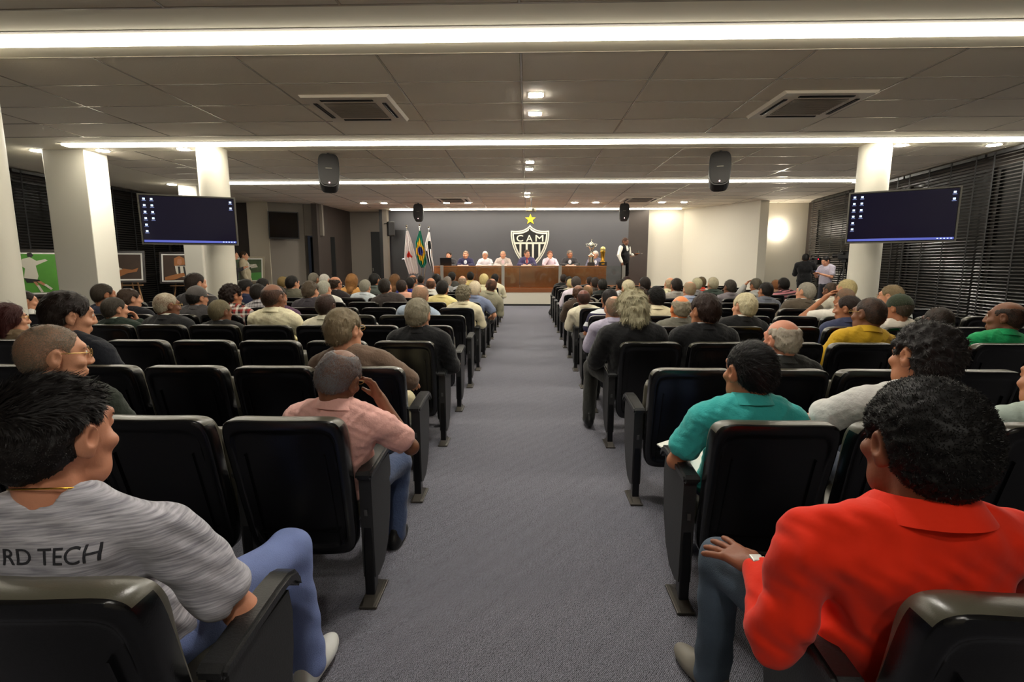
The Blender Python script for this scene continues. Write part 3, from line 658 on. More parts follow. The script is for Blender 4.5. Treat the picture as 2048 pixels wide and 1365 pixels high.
# ------------------------------------------------------------------ poses (metres; +y is forward, origin on the floor below the hips)
def base_pose():
    return dict(hip=(0, 0, .515), belly=(0, -.035, .66), chest=(0, -.085, .835), neck=(0, -.115, .955), head=(0, -.085, 1.107), yaw=0, pitch=-4, roll=0,
        shL=(-.19, -.1, .912), shR=(.19, -.1, .912), elL=(-.262, -.03, .69), elR=(.262, -.03, .69), wrL=(-.13, .2, .60), wrR=(.13, .2, .60),
        hdL=((.35, .8, -.1), (0, .2, 1), 1), hdR=((-.35, .8, -.1), (0, .2, 1), -1), knL=(-.12, .42, .50), knR=(.12, .42, .50), anL=(-.12, .40, .10), anR=(.12, .40, .10), ftL=(0, 1), ftR=(0, 1))
def pose(name):
    p = base_pose()
    if name == 'arms':      # forearms on the armrests
        p.update(elL=(-.265, -.02, .665), elR=(.265, -.02, .665), wrL=(-.255, .21, .645), wrR=(.255, .21, .645), hdL=((0, 1, -.1), (0, .1, 1), 1), hdR=((0, 1, -.1), (0, .1, 1), -1))
    elif name == 'crossed':
        p.update(elL=(-.25, .03, .71), elR=(.25, .03, .71), wrL=(.05, .1, .73), wrR=(-.05, .12, .70), hdL=((1, .05, 0), (0, 1, .2), -1), hdR=((-1, .05, 0), (0, 1, .2), 1))
    elif name == 'chin':    # right hand on the cheek
        p.update(elR=(.265, .06, .70), wrR=(.12, .08, .95), hdR=((-.35, .02, .9), (.5, .6, .2), 1))
    elif name == 'table':   # seated at the table with both forearms on it
        p.update(belly=(0, -.01, .66), chest=(0, -.02, .86), neck=(0, -.03, .975), head=(0, .01, 1.122), shL=(-.185, -.02, .93), shR=(.185, -.02, .93), elL=(-.27, .1, .74), elR=(.27, .1, .74), wrL=(-.12, .32, .755), wrR=(.12, .32, .755), hdL=((.5, .8, 0), (0, .1, 1), 1), hdR=((-.5, .8, 0), (0, .1, 1), -1))
    elif name == 'tablechin':
        q = pose('table'); q.update(elR=(.22, .22, .78), wrR=(.05, .17, .985), hdR=((-.25, -.2, .9), (.2, .9, .3), 1)); return q
    elif name == 'stand':
        p.update(hip=(0, 0, .93), belly=(0, .01, 1.08), chest=(0, -.01, 1.30), neck=(0, -.03, 1.455), head=(0, .0, 1.59), shL=(-.19, -.02, 1.41), shR=(.19, -.02, 1.41), elL=(-.25, -.02, 1.12), elR=(.25, -.02, 1.12), wrL=(-.24, .08, .88), wrR=(.24, .08, .88),
            hdL=((.05, .2, -1), (-1, .2, 0), -1), hdR=((-.05, .2, -1), (1, .2, 0), 1), knL=(-.1, .03, .5), knR=(.1, .03, .5), anL=(-.11, -.02, .09), anR=(.11, -.02, .09))
    elif name == 'phone':
        q = pose('stand'); q.update(elL=(-.25, .06, 1.14), elR=(.25, .06, 1.14), wrL=(-.08, .28, 1.22), wrR=(.1, .27, 1.2), hdL=((.5, .7, .4), (-.2, -.4, .8), 1), hdR=((-.5, .7, .4), (.2, -.4, .8), -1), head=(0, .05, 1.58)); return q
    elif name == 'tray':
        q = pose('stand'); q.update(elR=(.25, -.02, 1.13), wrR=(.3, .22, 1.16), hdR=((.25, .9, .0), (0, 0, -1), 1)); return q
    elif name == 'camera':
        q = pose('stand'); q.update(elL=(-.24, .1, 1.15), elR=(.27, .08, 1.25), wrL=(-.05, .36, 1.42), wrR=(.16, .3, 1.5)); return q
    elif name == 'armup':   # left hand raised to the head
        p.update(elL=(-.40, .06, .86), wrL=(-.16, .02, 1.13), hdL=((.6, -.1, .6), (-.5, .4, .7), 1))
    elif name == 'aisle':   # right forearm on the armrest, elbow out
        p.update(elR=(.33, -.04, .70), wrR=(.28, .18, .655), hdR=((0, 1, -.25), (0, .2, 1), -1))
    return p
def bounds(p, pad, zmin=None):
    pts = np.array([v for k, v in p.items() if isinstance(v, tuple) and len(v) == 3 and not isinstance(v[0], tuple)])
    lo, hi = pts.min(0)-pad, pts.max(0)+pad; lo[2] = max(lo[2], -.01) if zmin is None else zmin; return lo, hi
def sculpt_body(p, res, hs=1.0, nk=1.0):
    lo, hi = bounds(p, .19); f = Field(lo, hi, res); A = np.array
    f.ell(p['hip'], (.145, .10, .085), .03); f.cap(p['hip'], p['belly'], .11, .1, .03); f.cap(p['belly'], p['chest'], .1, .105, .03)
    for s in 'LR':
        f.cap(A(p['chest'])+(A(p['sh'+s])-A(p['chest']))*.3, p['sh'+s], .06, .03, .03); f.cap(p['neck'], p['sh'+s], .036, .028, .02)
        f.cap(A(p['sh'+s])+(A(p['el'+s])-A(p['sh'+s]))*.1, p['el'+s], .036, .04, .02); f.cap(p['el'+s], p['wr'+s], .039, .026, .012)
        hp = A(p['hip'])+A([(-.09 if s == 'L' else .09), 0, 0]); f.cap(hp, p['kn'+s], .06, .05, .02); f.cap(p['kn'+s], p['an'+s], .046, .034, .02)
        sculpt_hand(f, p['wr'+s], *p['hd'+s], k=.004 if res < .006 else .008)
    R = rot(p['yaw'], p['pitch'], p['roll']); hd = A(p['head'])
    f.cap(A(p['neck'])+A([0, 0, -.02]), hd+R @ A([0, -.03, -.05])*hs, .057*nk, .054*nk, .03)
    f.frame(hd, R*hs); sculpt_head(f); f.frame(); return f
def sculpt_top(p, kind, res, seed=1, wr=1.0):
    """kind: tee / polo (short sleeves) , shirt (long sleeves), jacket"""
    lo, hi = bounds(p, .17); lo[2] = max(lo[2], p['hip'][2]-.13); hi[2] = min(hi[2], max(p['neck'][2]+.16, p['elL'][2]+.12, p['wrR'][2]+.1, p['wrL'][2]+.1)); f = Field(lo, hi, res); A = np.array
    t = {'tee': .006, 'polo': .008, 'shirt': .010, 'jacket': .022, 'vest': .017}[kind]
    f.ell(A(p['hip'])+A([0, 0, .03]), (.175+t, .125+t, .13), .03); f.ell(p['belly'], (.165+t, .13+t, .17), .04); f.ell(p['chest'], (.175+t, .118+t, .185), .04)
    for s in 'LR':
        sg = -1 if s == 'L' else 1
        f.cap(A(p['neck'])+A([sg*.048, -.004, -.002]), A(p['sh'+s])+A([-sg*.02, 0, 0]), .056+t, .054+t, .022); f.ell(A(p['chest'])+A([sg*.085, -.045, .03]), (.1, .065+t, .12), .04)
        a, b, c = A(p['sh'+s])+(A(p['el'+s])-A(p['sh'+s]))*.09, A(p['el'+s]), A(p['wr'+s])
        if kind in ('tee', 'polo'):
            e = a+(b-a)*(.7 if kind == 'tee' else .62); f.cap(a, e, .063+t, .064+t, .02); f.cap(e+(b-a)*.16, e+(b-a)*.8, .054, .06, .004, 's')
        elif kind != 'vest':
            f.cap(a, b, .06+t, .05+t, .03); f.cap(b, b+(c-b)*.93, .05+t, .036+t, .02)
    f.ell(A(p['neck'])+A([0, -.03, -.045]), (.1, .05+t, .085), .03)
    n = A(p['neck']); hd = A(p['head']); ax = hd-n; ax = ax/np.linalg.norm(ax)
    if kind == 'tee': f.cap(n+A([0, .012, .035]), n+ax*.2, .078, .1, .006, 's')
    else: f.cap(n+A([0, .006, .01]), n+ax*.2+A([0, .006, 0]), .066, .085, .006, 's'); f.ell(n+A([0, .1, .045]), (.035, .07, .05), .01, 's')
    if kind in ('jacket', 'vest'): f.cap(n+A([0, .03, -.01]), n+A([0, .2, -.16]), .05, .06, .01, 's')
    # shoulder blades, spine hollow and cloth folds
    f.wrinkle(.0035*wr, 22, seed); f.wrinkle(.002*wr, 48, seed+5)
    return f
def sculpt_legs(p, res, seed=2, lo_knee=False):
    lo, hi = bounds(p, .17); hi[2] = p['hip'][2]+.16; f = Field(lo, hi, res); A = np.array
    f.ell(p['hip'], (.175, .135, .105), .03)
    for s in 'LR':
        hp = A(p['hip'])+A([(-.09 if s == 'L' else .09), .0, 0]); f.cap(hp, p['kn'+s], .088, .068, .03); f.cap(p['kn'+s], A(p['an'+s])+A([0, 0, -.015]), .066, .057, .025)
    f.wrinkle(.003, 26, seed); return f
def sculpt_shoe(res=.006):
    f = Field((-.06, -.1, -.005), (.06, .22, .14), res)
    f.ell((0, -.03, .055), (.038, .055, .055), .02); f.ell((0, .09, .04), (.046, .105, .04), .03); f.ell((0, .02, .065), (.036, .06, .045), .03); f.cap((0, -.035, .06), (0, -.03, .12), .036, .034, .02); f.cut((0, 0, .004), (0, 0, -1)); return f

# ------------------------------------------------------------------ hair, caps and other wear (head frame)
def strands(V, Q, count, length, width, comb, seed=0, lift=.25, jit=.35, zfade=False):
    """thin tapered hair strips growing from a hair surface"""
    r = np.random.RandomState(seed); a, b, c, d = (V[Q[:, i]] for i in range(4))
    nr = np.cross(c-a, d-b); ar = np.linalg.norm(nr, axis=1)+1e-12; nr /= ar[:, None]
    pick = r.choice(len(Q), count, p=ar/ar.sum()); u = r.rand(count, 1).astype(np.float32); w_ = r.rand(count, 1).astype(np.float32)
    P = (a[pick]*(1-u)+b[pick]*u)*(1-w_)+(d[pick]*(1-u)+c[pick]*u)*w_; n = nr[pick]
    out = P-np.array([0, -.012, .02]); n = np.where((n*out).sum(1, keepdims=True) < 0, -n, n)
    g = comb(P)+jit*r.randn(count, 3); g -= n*(g*n).sum(1, keepdims=True); g /= np.linalg.norm(g, axis=1, keepdims=True)+1e-9
    t = np.cross(n, g); L = length*(.6+.7*r.rand(count, 1)); vs = []
    if zfade: L = L*np.clip((P[:, 2:3]-.0)/.07, .14, 1)
    for q, wd, lf in ((0, 1, -.1), (.4, .85, lift*.6), (.75, .6, lift*.8), (1, .15, lift*.75)):
        ctr = P+g*L*q+n*L*lf*q+n*(-.0015 if q == 0 else 0); vs += [ctr-t*width*wd, ctr+t*width*wd]
    vs = np.stack(vs, 1).reshape(-1, 3); base = np.arange(count)[:, None]*8
    f = np.concatenate([base+np.array([[2*i, 2*i+1, 2*i+3, 2*i+2]]) for i in range(3)], 0)
    return vs.astype(np.float32), f
def comb_back(P): return np.stack([P[:, 0]*1.5, -np.ones(len(P)), -np.maximum(.0, .06-P[:, 2])*12-(P[:, 1] < -.05)*1.2], 1)
def comb_down(P): return np.stack([P[:, 0]*2, -.3*np.ones(len(P))-P[:, 1]*2, -np.ones(len(P))*(.25+(.11-P[:, 2])*8)], 1)
def comb_side(P): return np.stack([np.ones(len(P))*.9, -.5*np.ones(len(P)), -np.maximum(.0, .07-P[:, 2])*14], 1)
def comb_up(P): return np.stack([P[:, 0]*.5+.35, .35-P[:, 1]*1.0, .5*np.ones(len(P))], 1)
def comb_spike(P):
    top = np.clip((P[:, 2]-.02)/.06, 0, 1); return np.stack([P[:, 0]*2+.6*top, .8*top-.2, -1.0*(1-top)+.25*top], 1)
HAIR = {}
def hair_mesh(kind):
    if kind in HAIR: return HAIR[kind]
    f = Field((-.15, -.17, -.2), (.15, .15, .18), .0055 if kind in ('spiky', 'afro', 'crop') else .007)
    inf = {'short': .007, 'bald': .004, 'ring': .006, 'buzz': .0035, 'curly': .016, 'afro': .014, 'wavy': .02, 'bob': .022, 'spiky': .011, 'combed': .013, 'crop': .006, 'long': .018, 'thin': .005}[kind]
    f.ell((0, -.013, .028), (.077+inf, .097+inf, .088+inf), .02); f.ell((0, -.047, -.005), (.067+inf, .061+inf, .072+inf), .02)
    hl = {'combed': .012, 'spiky': -.026, 'afro': .004, 'wavy': -.005}.get(kind, 0)
    if kind in ('wavy', 'bob', 'long'):
        zb = {'wavy': -.085, 'bob': -.135, 'long': -.17}[kind]
        for s in (-1, 1): f.cap((s*.06, -.03, .0), (s*.062, -.045, zb+.03), .036, .034, .03)
        f.cap((0, -.075, 0), (0, -.09, zb+.02), .055, .05, .03); f.ell((0, .115, -.045), (.075, .1, .115), .012, 's'); f.ell((0, .1, .0), (.062, .07, .08), .02, 's')
        f.ell((0, .03, -.15), (.08, .1, .1), .02, 's')
    else:
        f.wrinkle(.0022, 260, 8); f.ell((0, .125+hl, -.02), (.11, .092, .105), .022, 's')
        f.cut((0, -.092, -.095 if kind in ('afro', 'curly') else -.088), (0, .60, -.80))
        for s in (-1, 1): f.ell((s*.09, .006, -.012), (.03, .036, .05), .008, 's')
    if kind == 'ring': f.wrinkle(.003, 110, 21)
    if kind in ('bald', 'ring'): f.ell((0, .01, .115), (.068, .125, .075), .03, 's')
    if kind == 'ring': f.ell((0, .08, .07), (.09, .09, .1), .015, 's')
    if kind == 'thin': f.ell((0, -.035, .13), (.045, .06, .045), .02, 's'); f.ell((0, .09, .07), (.085, .06, .06), .02, 's')
    if kind == 'curly': f.wrinkle(.005, 95, 3); f.wrinkle(.004, 170, 4)
    if kind == 'afro': f.wrinkle(.0016, 150, 3); f.wrinkle(.0012, 260, 4)
    if kind == 'wavy': f.wrinkle(.008, 60, 3); f.wrinkle(.004, 120, 9)
    if kind in ('spiky', 'combed', 'bob', 'long'): f.wrinkle(.002, 60, 5); f.wrinkle(.0015, 140, 6)
    V, Q = f.surf(); V = V.astype(np.float32)
    S = {'short': (2600, .022, .0009, comb_down, .2), 'bald': (1600, .014, .0007, comb_down, .2), 'ring': (1800, .016, .0007, comb_down, .25), 'buzz': (2600, .006, .0007, comb_down, .8), 'thin': (2200, .009, .0007, comb_down, .6), 'curly': (3500, .012, .0010, comb_side, .7), 'afro': (14000, .0045, .0007, comb_up, .8), 'wavy': (4000, .04, .0012, comb_down, .15),
         'bob': (3500, .05, .001, comb_down, .05), 'long': (3500, .05, .001, comb_down, .05), 'spiky': (9000, .025, .0011, comb_spike, .28), 'combed': (3000, .024, .001, comb_down, .03), 'crop': (6000, .016, .0009, comb_side, .35)}[kind]
    v2, f2 = strands(V, Q, S[0], S[1], S[2], S[3], 11, S[4], .14 if kind not in ('curly', 'afro') else 1.0, kind == 'spiky')
    HAIR[kind] = np_mesh('hair', np.concatenate([V, v2]), np.concatenate([Q, f2+len(V)]), mat('hair_default', (30, 24, 20), .5)); return HAIR[kind]
def cap_mesh():
    if 'cap' in HAIR: return HAIR['cap']
    f = Field((-.12, -.14, -.05), (.12, .2, .16), .006); f.ell((0, -.013, .03), (.087, .108, .1), .02); f.cut((0, 0, .015), (0, -.08, -1)); f.ell((0, .12, .022), (.075, .075, .012), .01); f.cap((0, -.013, .128), (0, -.013, .131), .009, k=.004)
    HAIR['cap'] = f.mesh('cap', mat('cap_default', (40, 48, 40), .8)); return HAIR['cap']
def glasses_mesh():
    if 'gl' in HAIR: return HAIR['gl']
    m = MB()
    for s in (-1, 1):
        m.tube([(s*.034+.022*math.cos(a), .108, .01+.017*math.sin(a)) for a in np.linspace(0, 2*PI, 17)], .0016, 6); m.tube([(s*.056, .106, .014), (s*.078, .06, .016), (s*.083, -.005, .016), (s*.083, -.02, .006)], .0018, 6)
    m.tube([(-.012, .109, .014), (.012, .109, .014)], .0016, 6)
    HAIR['gl'] = m.mesh('glasses', mat('glasses_metal', (170, 140, 80), .3, .8), True); return HAIR['gl']
def eyes_mesh():
    if 'ey' in HAIR: return HAIR['ey']
    m = MB()
    for s in (-1, 1): m.cur = 0; m.sphere((s*.031, .0865, .012), .0105, 12, 8); m.cur = 1; m.sphere((s*.031, .0935, .012), (.0055, .0045, .0055), 10, 6)
    HAIR['ey'] = m.mesh('eyes', [mat('eye_white', (225, 220, 212), .3), mat('eye_iris', (34, 22, 16), .2)], True); return HAIR['ey']
def brows_mesh():
    if 'br' in HAIR: return HAIR['br']
    m = MB()
    for s in (-1, 1): m.tube([(s*.014, .0995, .031), (s*.03, .0985, .036), (s*.048, .083, .031)], [.0025, .0035, .002], 6)
    HAIR['br'] = m.mesh('eyebrows', mat('brow_dark', (34, 26, 20), .7), True); return HAIR['br']

def collar_mesh():
    if 'co' in HAIR: return HAIR['co']
    m = MB(); k = 28; prof = [(.063, .0), (.064, .058), (.068, .066), (.074, .06), (.094, .014), (.086, .012), (.07, .045)]; vs = []; fs = []
    for i in range(k+1):
        ph = math.radians(-155+310*i/k); tip = max(0, (abs(math.degrees(ph))-95)/60)
        for j, (r, z) in enumerate(prof): zz = z-.012*tip-(.03*tip if j in (4, 5) else 0); rr = r+.006*tip*(j in (4, 5)); vs.append((rr*math.sin(ph), -rr*math.cos(ph), zz))
    np_ = len(prof)
    for i in range(k):
        for j in range(np_): a = i*np_+j; b = i*np_+(j+1) % np_; fs.append((a, b, b+np_, a+np_))
    fs += [tuple(range(np_)), tuple(k*np_+j for j in reversed(range(np_)))]
    m.add(vs, fs); HAIR['co'] = m.mesh('collar', M_PAPER, True, 60); return HAIR['co']
def cloth(rgb, rough=.88): return mat('cloth_%d_%d_%d' % tuple(rgb), rgb, rough, spec=.2, bump=(55, .35), var=(9, .06), sheen=.15)
def skin(rgb): return mat('skin_%d_%d_%d' % tuple(rgb), rgb, .48, spec=.35, var=(14, .1), bump=(120, .08))
def hairmix(rgb, sk):
    nm = 'hairmix_%d_%d_%d_%d' % (*rgb, sk[0])
    if nm in MATS: return MATS[nm]
    m = mat(nm, rgb, .55, spec=.3); nt = m.node_tree; N = nt.nodes; L = nt.links; b = N['Principled BSDF']; tc = N.new('ShaderNodeTexCoord')
    n = N.new('ShaderNodeTexNoise'); n.inputs['Scale'].default_value = 260; n.inputs['Detail'].default_value = 2; n3 = N.new('ShaderNodeTexNoise'); n3.inputs['Scale'].default_value = 14
    ad = N.new('ShaderNodeMath'); ad.operation = 'MULTIPLY_ADD'; ad.inputs[1].default_value = .6; L.new(tc.outputs['Object'], n.inputs['Vector']); L.new(tc.outputs['Object'], n3.inputs['Vector']); L.new(n3.outputs['Fac'], ad.inputs[0]); L.new(n.outputs['Fac'], ad.inputs[2])
    r = N.new('ShaderNodeValToRGB'); e = r.color_ramp.elements; e[0].position = .68; e[0].color = lin(rgb); e[1].position = .95; e[1].color = lin([.6*x+.25*y for x, y in zip(sk, rgb)])
    L.new(ad.outputs[0], r.inputs[0]); L.new(r.outputs[0], b.inputs['Base Color']); return m
def hairm(rgb): return mat('hair_%d_%d_%d' % tuple(rgb), rgb, .55, spec=.25, var=(70, .35))
LT, TN, BR, DK = (208, 150, 118), (176, 118, 86), (122, 80, 58), (78, 50, 38)
BLK, DKB, GRY, WHT, SND, SALT = (14, 12, 12), (40, 28, 20), (120, 114, 104), (196, 190, 176), (150, 124, 88), (84, 78, 70)
BODY = {}
def cached(key, fn):
    if key not in BODY: BODY[key] = fn()
    return BODY[key]
def omat(o, *ms):
    for i, m in enumerate(ms): o.material_slots[i].link = 'OBJECT'; o.material_slots[i].material = m
    return o
SHOE = cached('shoe', lambda: sculpt_shoe().mesh('shoe', M_BLACK))
def make_person(label, loc, rz, s, pname, yaw, kind, top, hair, hcol, skn, legs=(30, 30, 34), pitch=-4, roll=0, res=.010, face=False, glasses=False, cap=None, lean=0, group=None, collar=None, pose_over=None, shoes=None, hair_name='hair', seed=1, wr=1.0, tname=None, leg_res=.012, under=None, hs=1.15, nk=1.08):
    p = pose(pname)
    if pose_over: p.update(pose_over)
    p.update(yaw=yaw, pitch=pitch, roll=roll); key = (pname, yaw, pitch, roll, res, str(pose_over))
    t = thing('person', label, 'person', loc, group=group, rot=(0, lean, rz)); t.scale = (s, s, s)
    sk = skin(skn)
    omat(link('body', cached(('b',)+key, lambda: sculpt_body(p, res, hs, nk).mesh('body', sk)), t), sk)
    tk = (pname, str(pose_over), kind, res, seed if res < .009 else 1, wr)
    tm = top if isinstance(top, bpy.types.Material) else cloth(top)
    tn = tname or {'tee': 'tshirt', 'polo': 'polo_shirt', 'shirt': 'shirt', 'jacket': 'jacket', 'vest': 'vest'}[kind]
    tobj = omat(link(tn, cached(('t',)+tk, lambda: sculpt_top(p, kind, res, tk[4], wr).mesh('top', tm)), t), tm)
    if kind in ('jacket', 'vest'):
        um = cloth(under or collar or (196, 200, 204)); omat(link('shirt', cached(('t', pname, str(pose_over), 'shirt', res, 1, 1.0), lambda: sculpt_top(p, 'shirt', res, 1).mesh('top', um)), t), um)
    lm = legs if isinstance(legs, bpy.types.Material) else cloth(legs)
    omat(link('trousers', cached(('l', pname, str(pose_over), leg_res), lambda: sculpt_legs(p, leg_res).mesh('trousers', lm)), t), lm)
    for q in 'LR':
        a = p['an'+q]; d = p['ft'+q]
        omat(link('shoe', SHOE, t, (a[0], a[1]+.01, max(0, a[2]-.1)), (0, 0, math.atan2(-d[0], d[1]))), shoes or M_BLACK)
    HM = Matrix.Translation(p['head']) @ Matrix(rot(yaw, pitch, roll).tolist()).to_4x4() @ Matrix.Scale(hs, 4)
    def onhead(nm, me, *ms):
        o = link(nm, me, t); o.matrix_local = HM
        if ms: omat(o, *ms)
        return o
    if hair: onhead(hair_name, hair_mesh(hair), hairmix(hcol, skn) if hair in ('thin', 'buzz', 'bald') else hairm(hcol))
    if cap: onhead('cap', cap_mesh(), cloth(cap))
    if glasses: onhead('glasses', glasses_mesh())
    if face: onhead('eyes', eyes_mesh()); omat(onhead('eyebrows', brows_mesh()), hairm(hcol))
    n = Vector(p['neck']); ax = (Vector(p['head'])-n).normalized(); q4 = Vector((0, 0, 1)).rotation_difference(ax)
    def ring(nm, m, sc, dz): o = omat(link(nm, collar_mesh(), tobj, n+ax*dz+Vector((0, .004, 0))), m); o.rotation_mode = 'QUATERNION'; o.rotation_quaternion = q4; o.scale = (sc, sc, 1)
    if kind in ('polo', 'shirt') and tname != 'sweater': ring('collar', tm, nk*1.02, -.004)
    if kind in ('jacket', 'vest'):
        if kind == 'jacket': ring('lapel_collar', tm, 1.12, -.012)
        ring('shirt_collar', cloth(collar or under or (196, 200, 204)), 1.0, .004 if collar else -.004)
    return t, tobj, p
TOPZ = 1.245
OCC = set()
def seated(label, px, ytop, side, n, k, pname='rest', yaw=0, kind='shirt', top=(200, 190, 160), hair='short', hcol=DKB, skn=TN, **kw):
    cy_ = row_y(n); hp = at_y(px, ytop, cy_+.06); kf = (side*hp.x-SEATX)/SEATP
    k = min((q for q in range(0, 11) if (side, n, q) not in OCC), key=lambda q: abs(q-kf)); cx_ = side*(SEATX+SEATP*k)
    s = min(1.06, max(.84, hp.z/TOPZ)); dx = hp.x-cx_
    mv = max(-.07, min(.07, dx)); lean = max(-.22, min(.22, (dx-mv)/1.1))
    if abs(dx-mv) > .27: print('PERSON OFF', label, round(dx, 2), 'want seat k=', round((side*hp.x-SEATX)/SEATP, 2))
    if not .84 <= hp.z/TOPZ <= 1.06: print('PERSON Z', label, round(hp.z/TOPZ, 3))
    OCC.add((side, n, k)); kw.setdefault('res', .0075 if n <= 2 else .010)
    return make_person(label, (cx_+mv, cy_+.13, 0), 0, s, pname, yaw, kind, top, hair, hcol, skn, lean=lean, **kw)

# ------------------------------------------------------------------ the audience
L_, R_ = -1, 1
PEOPLE = []
def A(*a, **k): return seated(*a, **k)
plaid = stripes('plaid_red', [(150, 40, 36), (220, 214, 205), (30, 28, 30)], 14, plaid=True)
navystripe = stripes('navy_white_stripe', [(34, 30, 62), (34, 30, 62), (214, 216, 220)], 6)
redstripe = stripes('red_white_stripe', [(214, 60, 34), (214, 60, 34), (235, 225, 215)], 11)
pinkstripe = stripes('pink_dark_stripe', [(190, 120, 130), (60, 44, 50)], 16)
tricol = stripes('white_red_black_panel', [(228, 222, 212), (228, 222, 212), (228, 222, 212), (150, 34, 34), (24, 26, 36)], 2.4)
blueplaid = stripes('plaid_blue', [(120, 140, 165), (214, 218, 224)], 26, plaid=True)
greyplaid = stripes('plaid_grey', [(130, 128, 132), (186, 182, 184)], 24, plaid=True)
leopard = mat('pattern_brown', (120, 100, 76), .85, var=(40, .5))
darkpat = mat('pattern_dark', (60, 44, 40), .85, var=(50, .5))
SUIT, CHAR, BRN = (26, 26, 28), (52, 50, 52), (70, 60, 50)
# left block, row by row away from the camera
A('person with cropped grey hair and metal glasses in dark green jacket, left front corner', 105, 649, L_, 0, 2, 'arms', -42, 'jacket', (40, 46, 38), 'buzz', (104, 96, 82), LT, face=True, glasses=True, res=.0065)
A('person in pale pink polo shirt with grey balding head resting on hand', 680, 697, L_, 0, 0, 'chin', -12, 'polo', (232, 178, 168), 'thin', (104, 104, 108), BR, pitch=-16, roll=12, res=.0062, legs=(66, 80, 112), glasses=True, wr=1.5, pose_over=dict(elR=(.33, .05, .74), wrR=(.16, .06, .98), hdR=((-.5, -.05, .8), (.6, .5, .2), 1), elL=(-.27, .04, .68), wrL=(-.02, .22, .62), anR=(.2, .36, .1), knR=(.19, .42, .5)))
A('person with side-parted dark brown hair in black jacket, profile to the right', 135, 583, L_, 1, 4, 'rest', -38, 'jacket', (30, 32, 40), 'combed', (32, 22, 18), LT, face=True)
A('person in brown sweater with grey-brown hair, arm on the aisle armrest', 686, 616, L_, 1, 0, 'aisle', -22, 'shirt', (110, 90, 76), 'combed', (124, 110, 86), LT, legs=(206, 196, 160), tname='sweater', glasses=True, roll=4, pose_over=dict(anR=(.24, .4, .1), knR=(.2, .42, .5), elR=(.36, -.04, .74), wrR=(.30, .2, .66)))
A('person with dark red bobbed hair and glasses at the left edge', 14, 608, L_, 2, 6, 'rest', -42, 'shirt', leopard, 'bob', (62, 22, 20), LT, face=True, glasses=True)
A('person in black jacket with full grey hair behind the brown sweater', 836, 598, L_, 2, 0, 'arms', -6, 'jacket', (24, 24, 26), 'combed', (134, 126, 106), LT)
A('person half hidden by the near column in white shirt', 50, 582, L_, 4, 9, 'rest', -40, 'tee', (214, 214, 210), 'short', DKB, LT)
A('person in dark green top with white collar stripe resting hand on face', 228, 595, L_, 3, 6, 'chin', -25, 'jacket', (38, 50, 42), 'short', (62, 56, 48), LT, collar=(200, 205, 190))
A('person with cropped white hair and dark jacket near the easels', 333, 586, L_, 3, 5, 'rest', -32, 'jacket', (40, 40, 42), 'buzz', (190, 182, 160), BR, collar=(225, 220, 205), glasses=True)
A('person with grey-brown hair in dark coat, left of the cream shirt', 440, 600, L_, 3, 4, 'crossed', -22, 'jacket', (34, 34, 34), 'short', (110, 100, 76), BR)
A('person in cream shirt with shiny bald crown and dark sides', 547, 568, L_, 3, 2, 'rest', -15, 'shirt', (232, 224, 190), 'bald', (44, 32, 26), BR, wr=1.6)
A('person in cream shirt with close-shaved dark brown head', 652, 587, L_, 3, 1, 'rest', -12, 'shirt', (226, 220, 196), 'thin', (40, 26, 20), DK)
A('person with dark hair in navy sleeveless top beside the broad pier', 207, 568, L_, 4, 8, 'rest', -30, 'tee', (46, 50, 68), 'short', (52, 44, 36), TN)
A('person with dark brown hair in black top beside the broad pier', 258, 577, L_, 4, 7, 'rest', -30, 'shirt', (26, 26, 32), 'combed', (58, 44, 34), LT)
A('person in grey flat cap and charcoal jacket', 395, 573, L_, 4, 5, 'rest', -25, 'jacket', (72, 70, 72), 'short', (30, 26, 24), LT, cap=(92, 88, 86))
A('person with big dark curly hair in red plaid shirt', 463, 570, L_, 4, 4, 'rest', -28, 'shirt', plaid, 'curly', (34, 22, 18), TN)
A('person in purple shirt hidden behind the cream-shirted bald man', 556, 572, L_, 4, 3, 'rest', 0, 'tee', (88, 62, 84), 'short', DKB, TN)
A('person in light blue shirt with pink balding crown', 841, 568, L_, 4, 1, 'rest', -5, 'shirt', (158, 172, 190), 'thin', (150, 128, 104), LT)
A('person with short dark hair against the left round column', 392, 546, L_, 5, 6, 'rest', -30, 'shirt', (60, 58, 60), 'short', (44, 34, 28), LT)
A('person with dark hair in grey plaid shirt left of the bald crown', 517, 567, L_, 5, 4, 'rest', -20, 'shirt', greyplaid, 'short', (30, 24, 20), LT)
A('person with thick grey-brown hair in charcoal jacket', 621, 563, L_, 5, 2, 'rest', -15, 'jacket', (64, 60, 66), 'combed', (84, 72, 58), LT)
A('person in cream shirt with curly grey hair, aisle seat on the left', 927, 571, L_, 5, 0, 'arms', -5, 'shirt', (226, 216, 184), 'curly', (120, 112, 92), LT)
A('person with black hair bending forward in navy shirt by the left column', 492, 559, L_, 6, 5, 'rest', -40, 'shirt', (44, 50, 76), 'short', (24, 20, 18), TN, pitch=-25)
A('person with white hair and white shirt left of the aisle', 648, 561, L_, 6, 3, 'rest', -12, 'shirt', (224, 222, 214), 'short', (178, 176, 160), LT)
A('person in charcoal jacket with dark hair behind empty seats', 770, 556, L_, 6, 2, 'rest', -5, 'jacket', (66, 60, 58), 'short', (38, 30, 24), LT)
A('person in pale yellow shirt with black hair', 885, 561, L_, 6, 1, 'rest', -5, 'shirt', (232, 216, 150), 'short', (26, 20, 16), TN)
A('person in grey-blue shirt with white hair, elbow out in the aisle', 950, 562, L_, 6, 0, 'aisle', 0, 'polo', (120, 130, 156), 'short', (220, 206, 178), LT)
A('person with dark hair low behind the purple shirt', 526, 557, L_, 7, 5, 'rest', -15, 'shirt', (70, 70, 76), 'short', (28, 22, 18), TN)
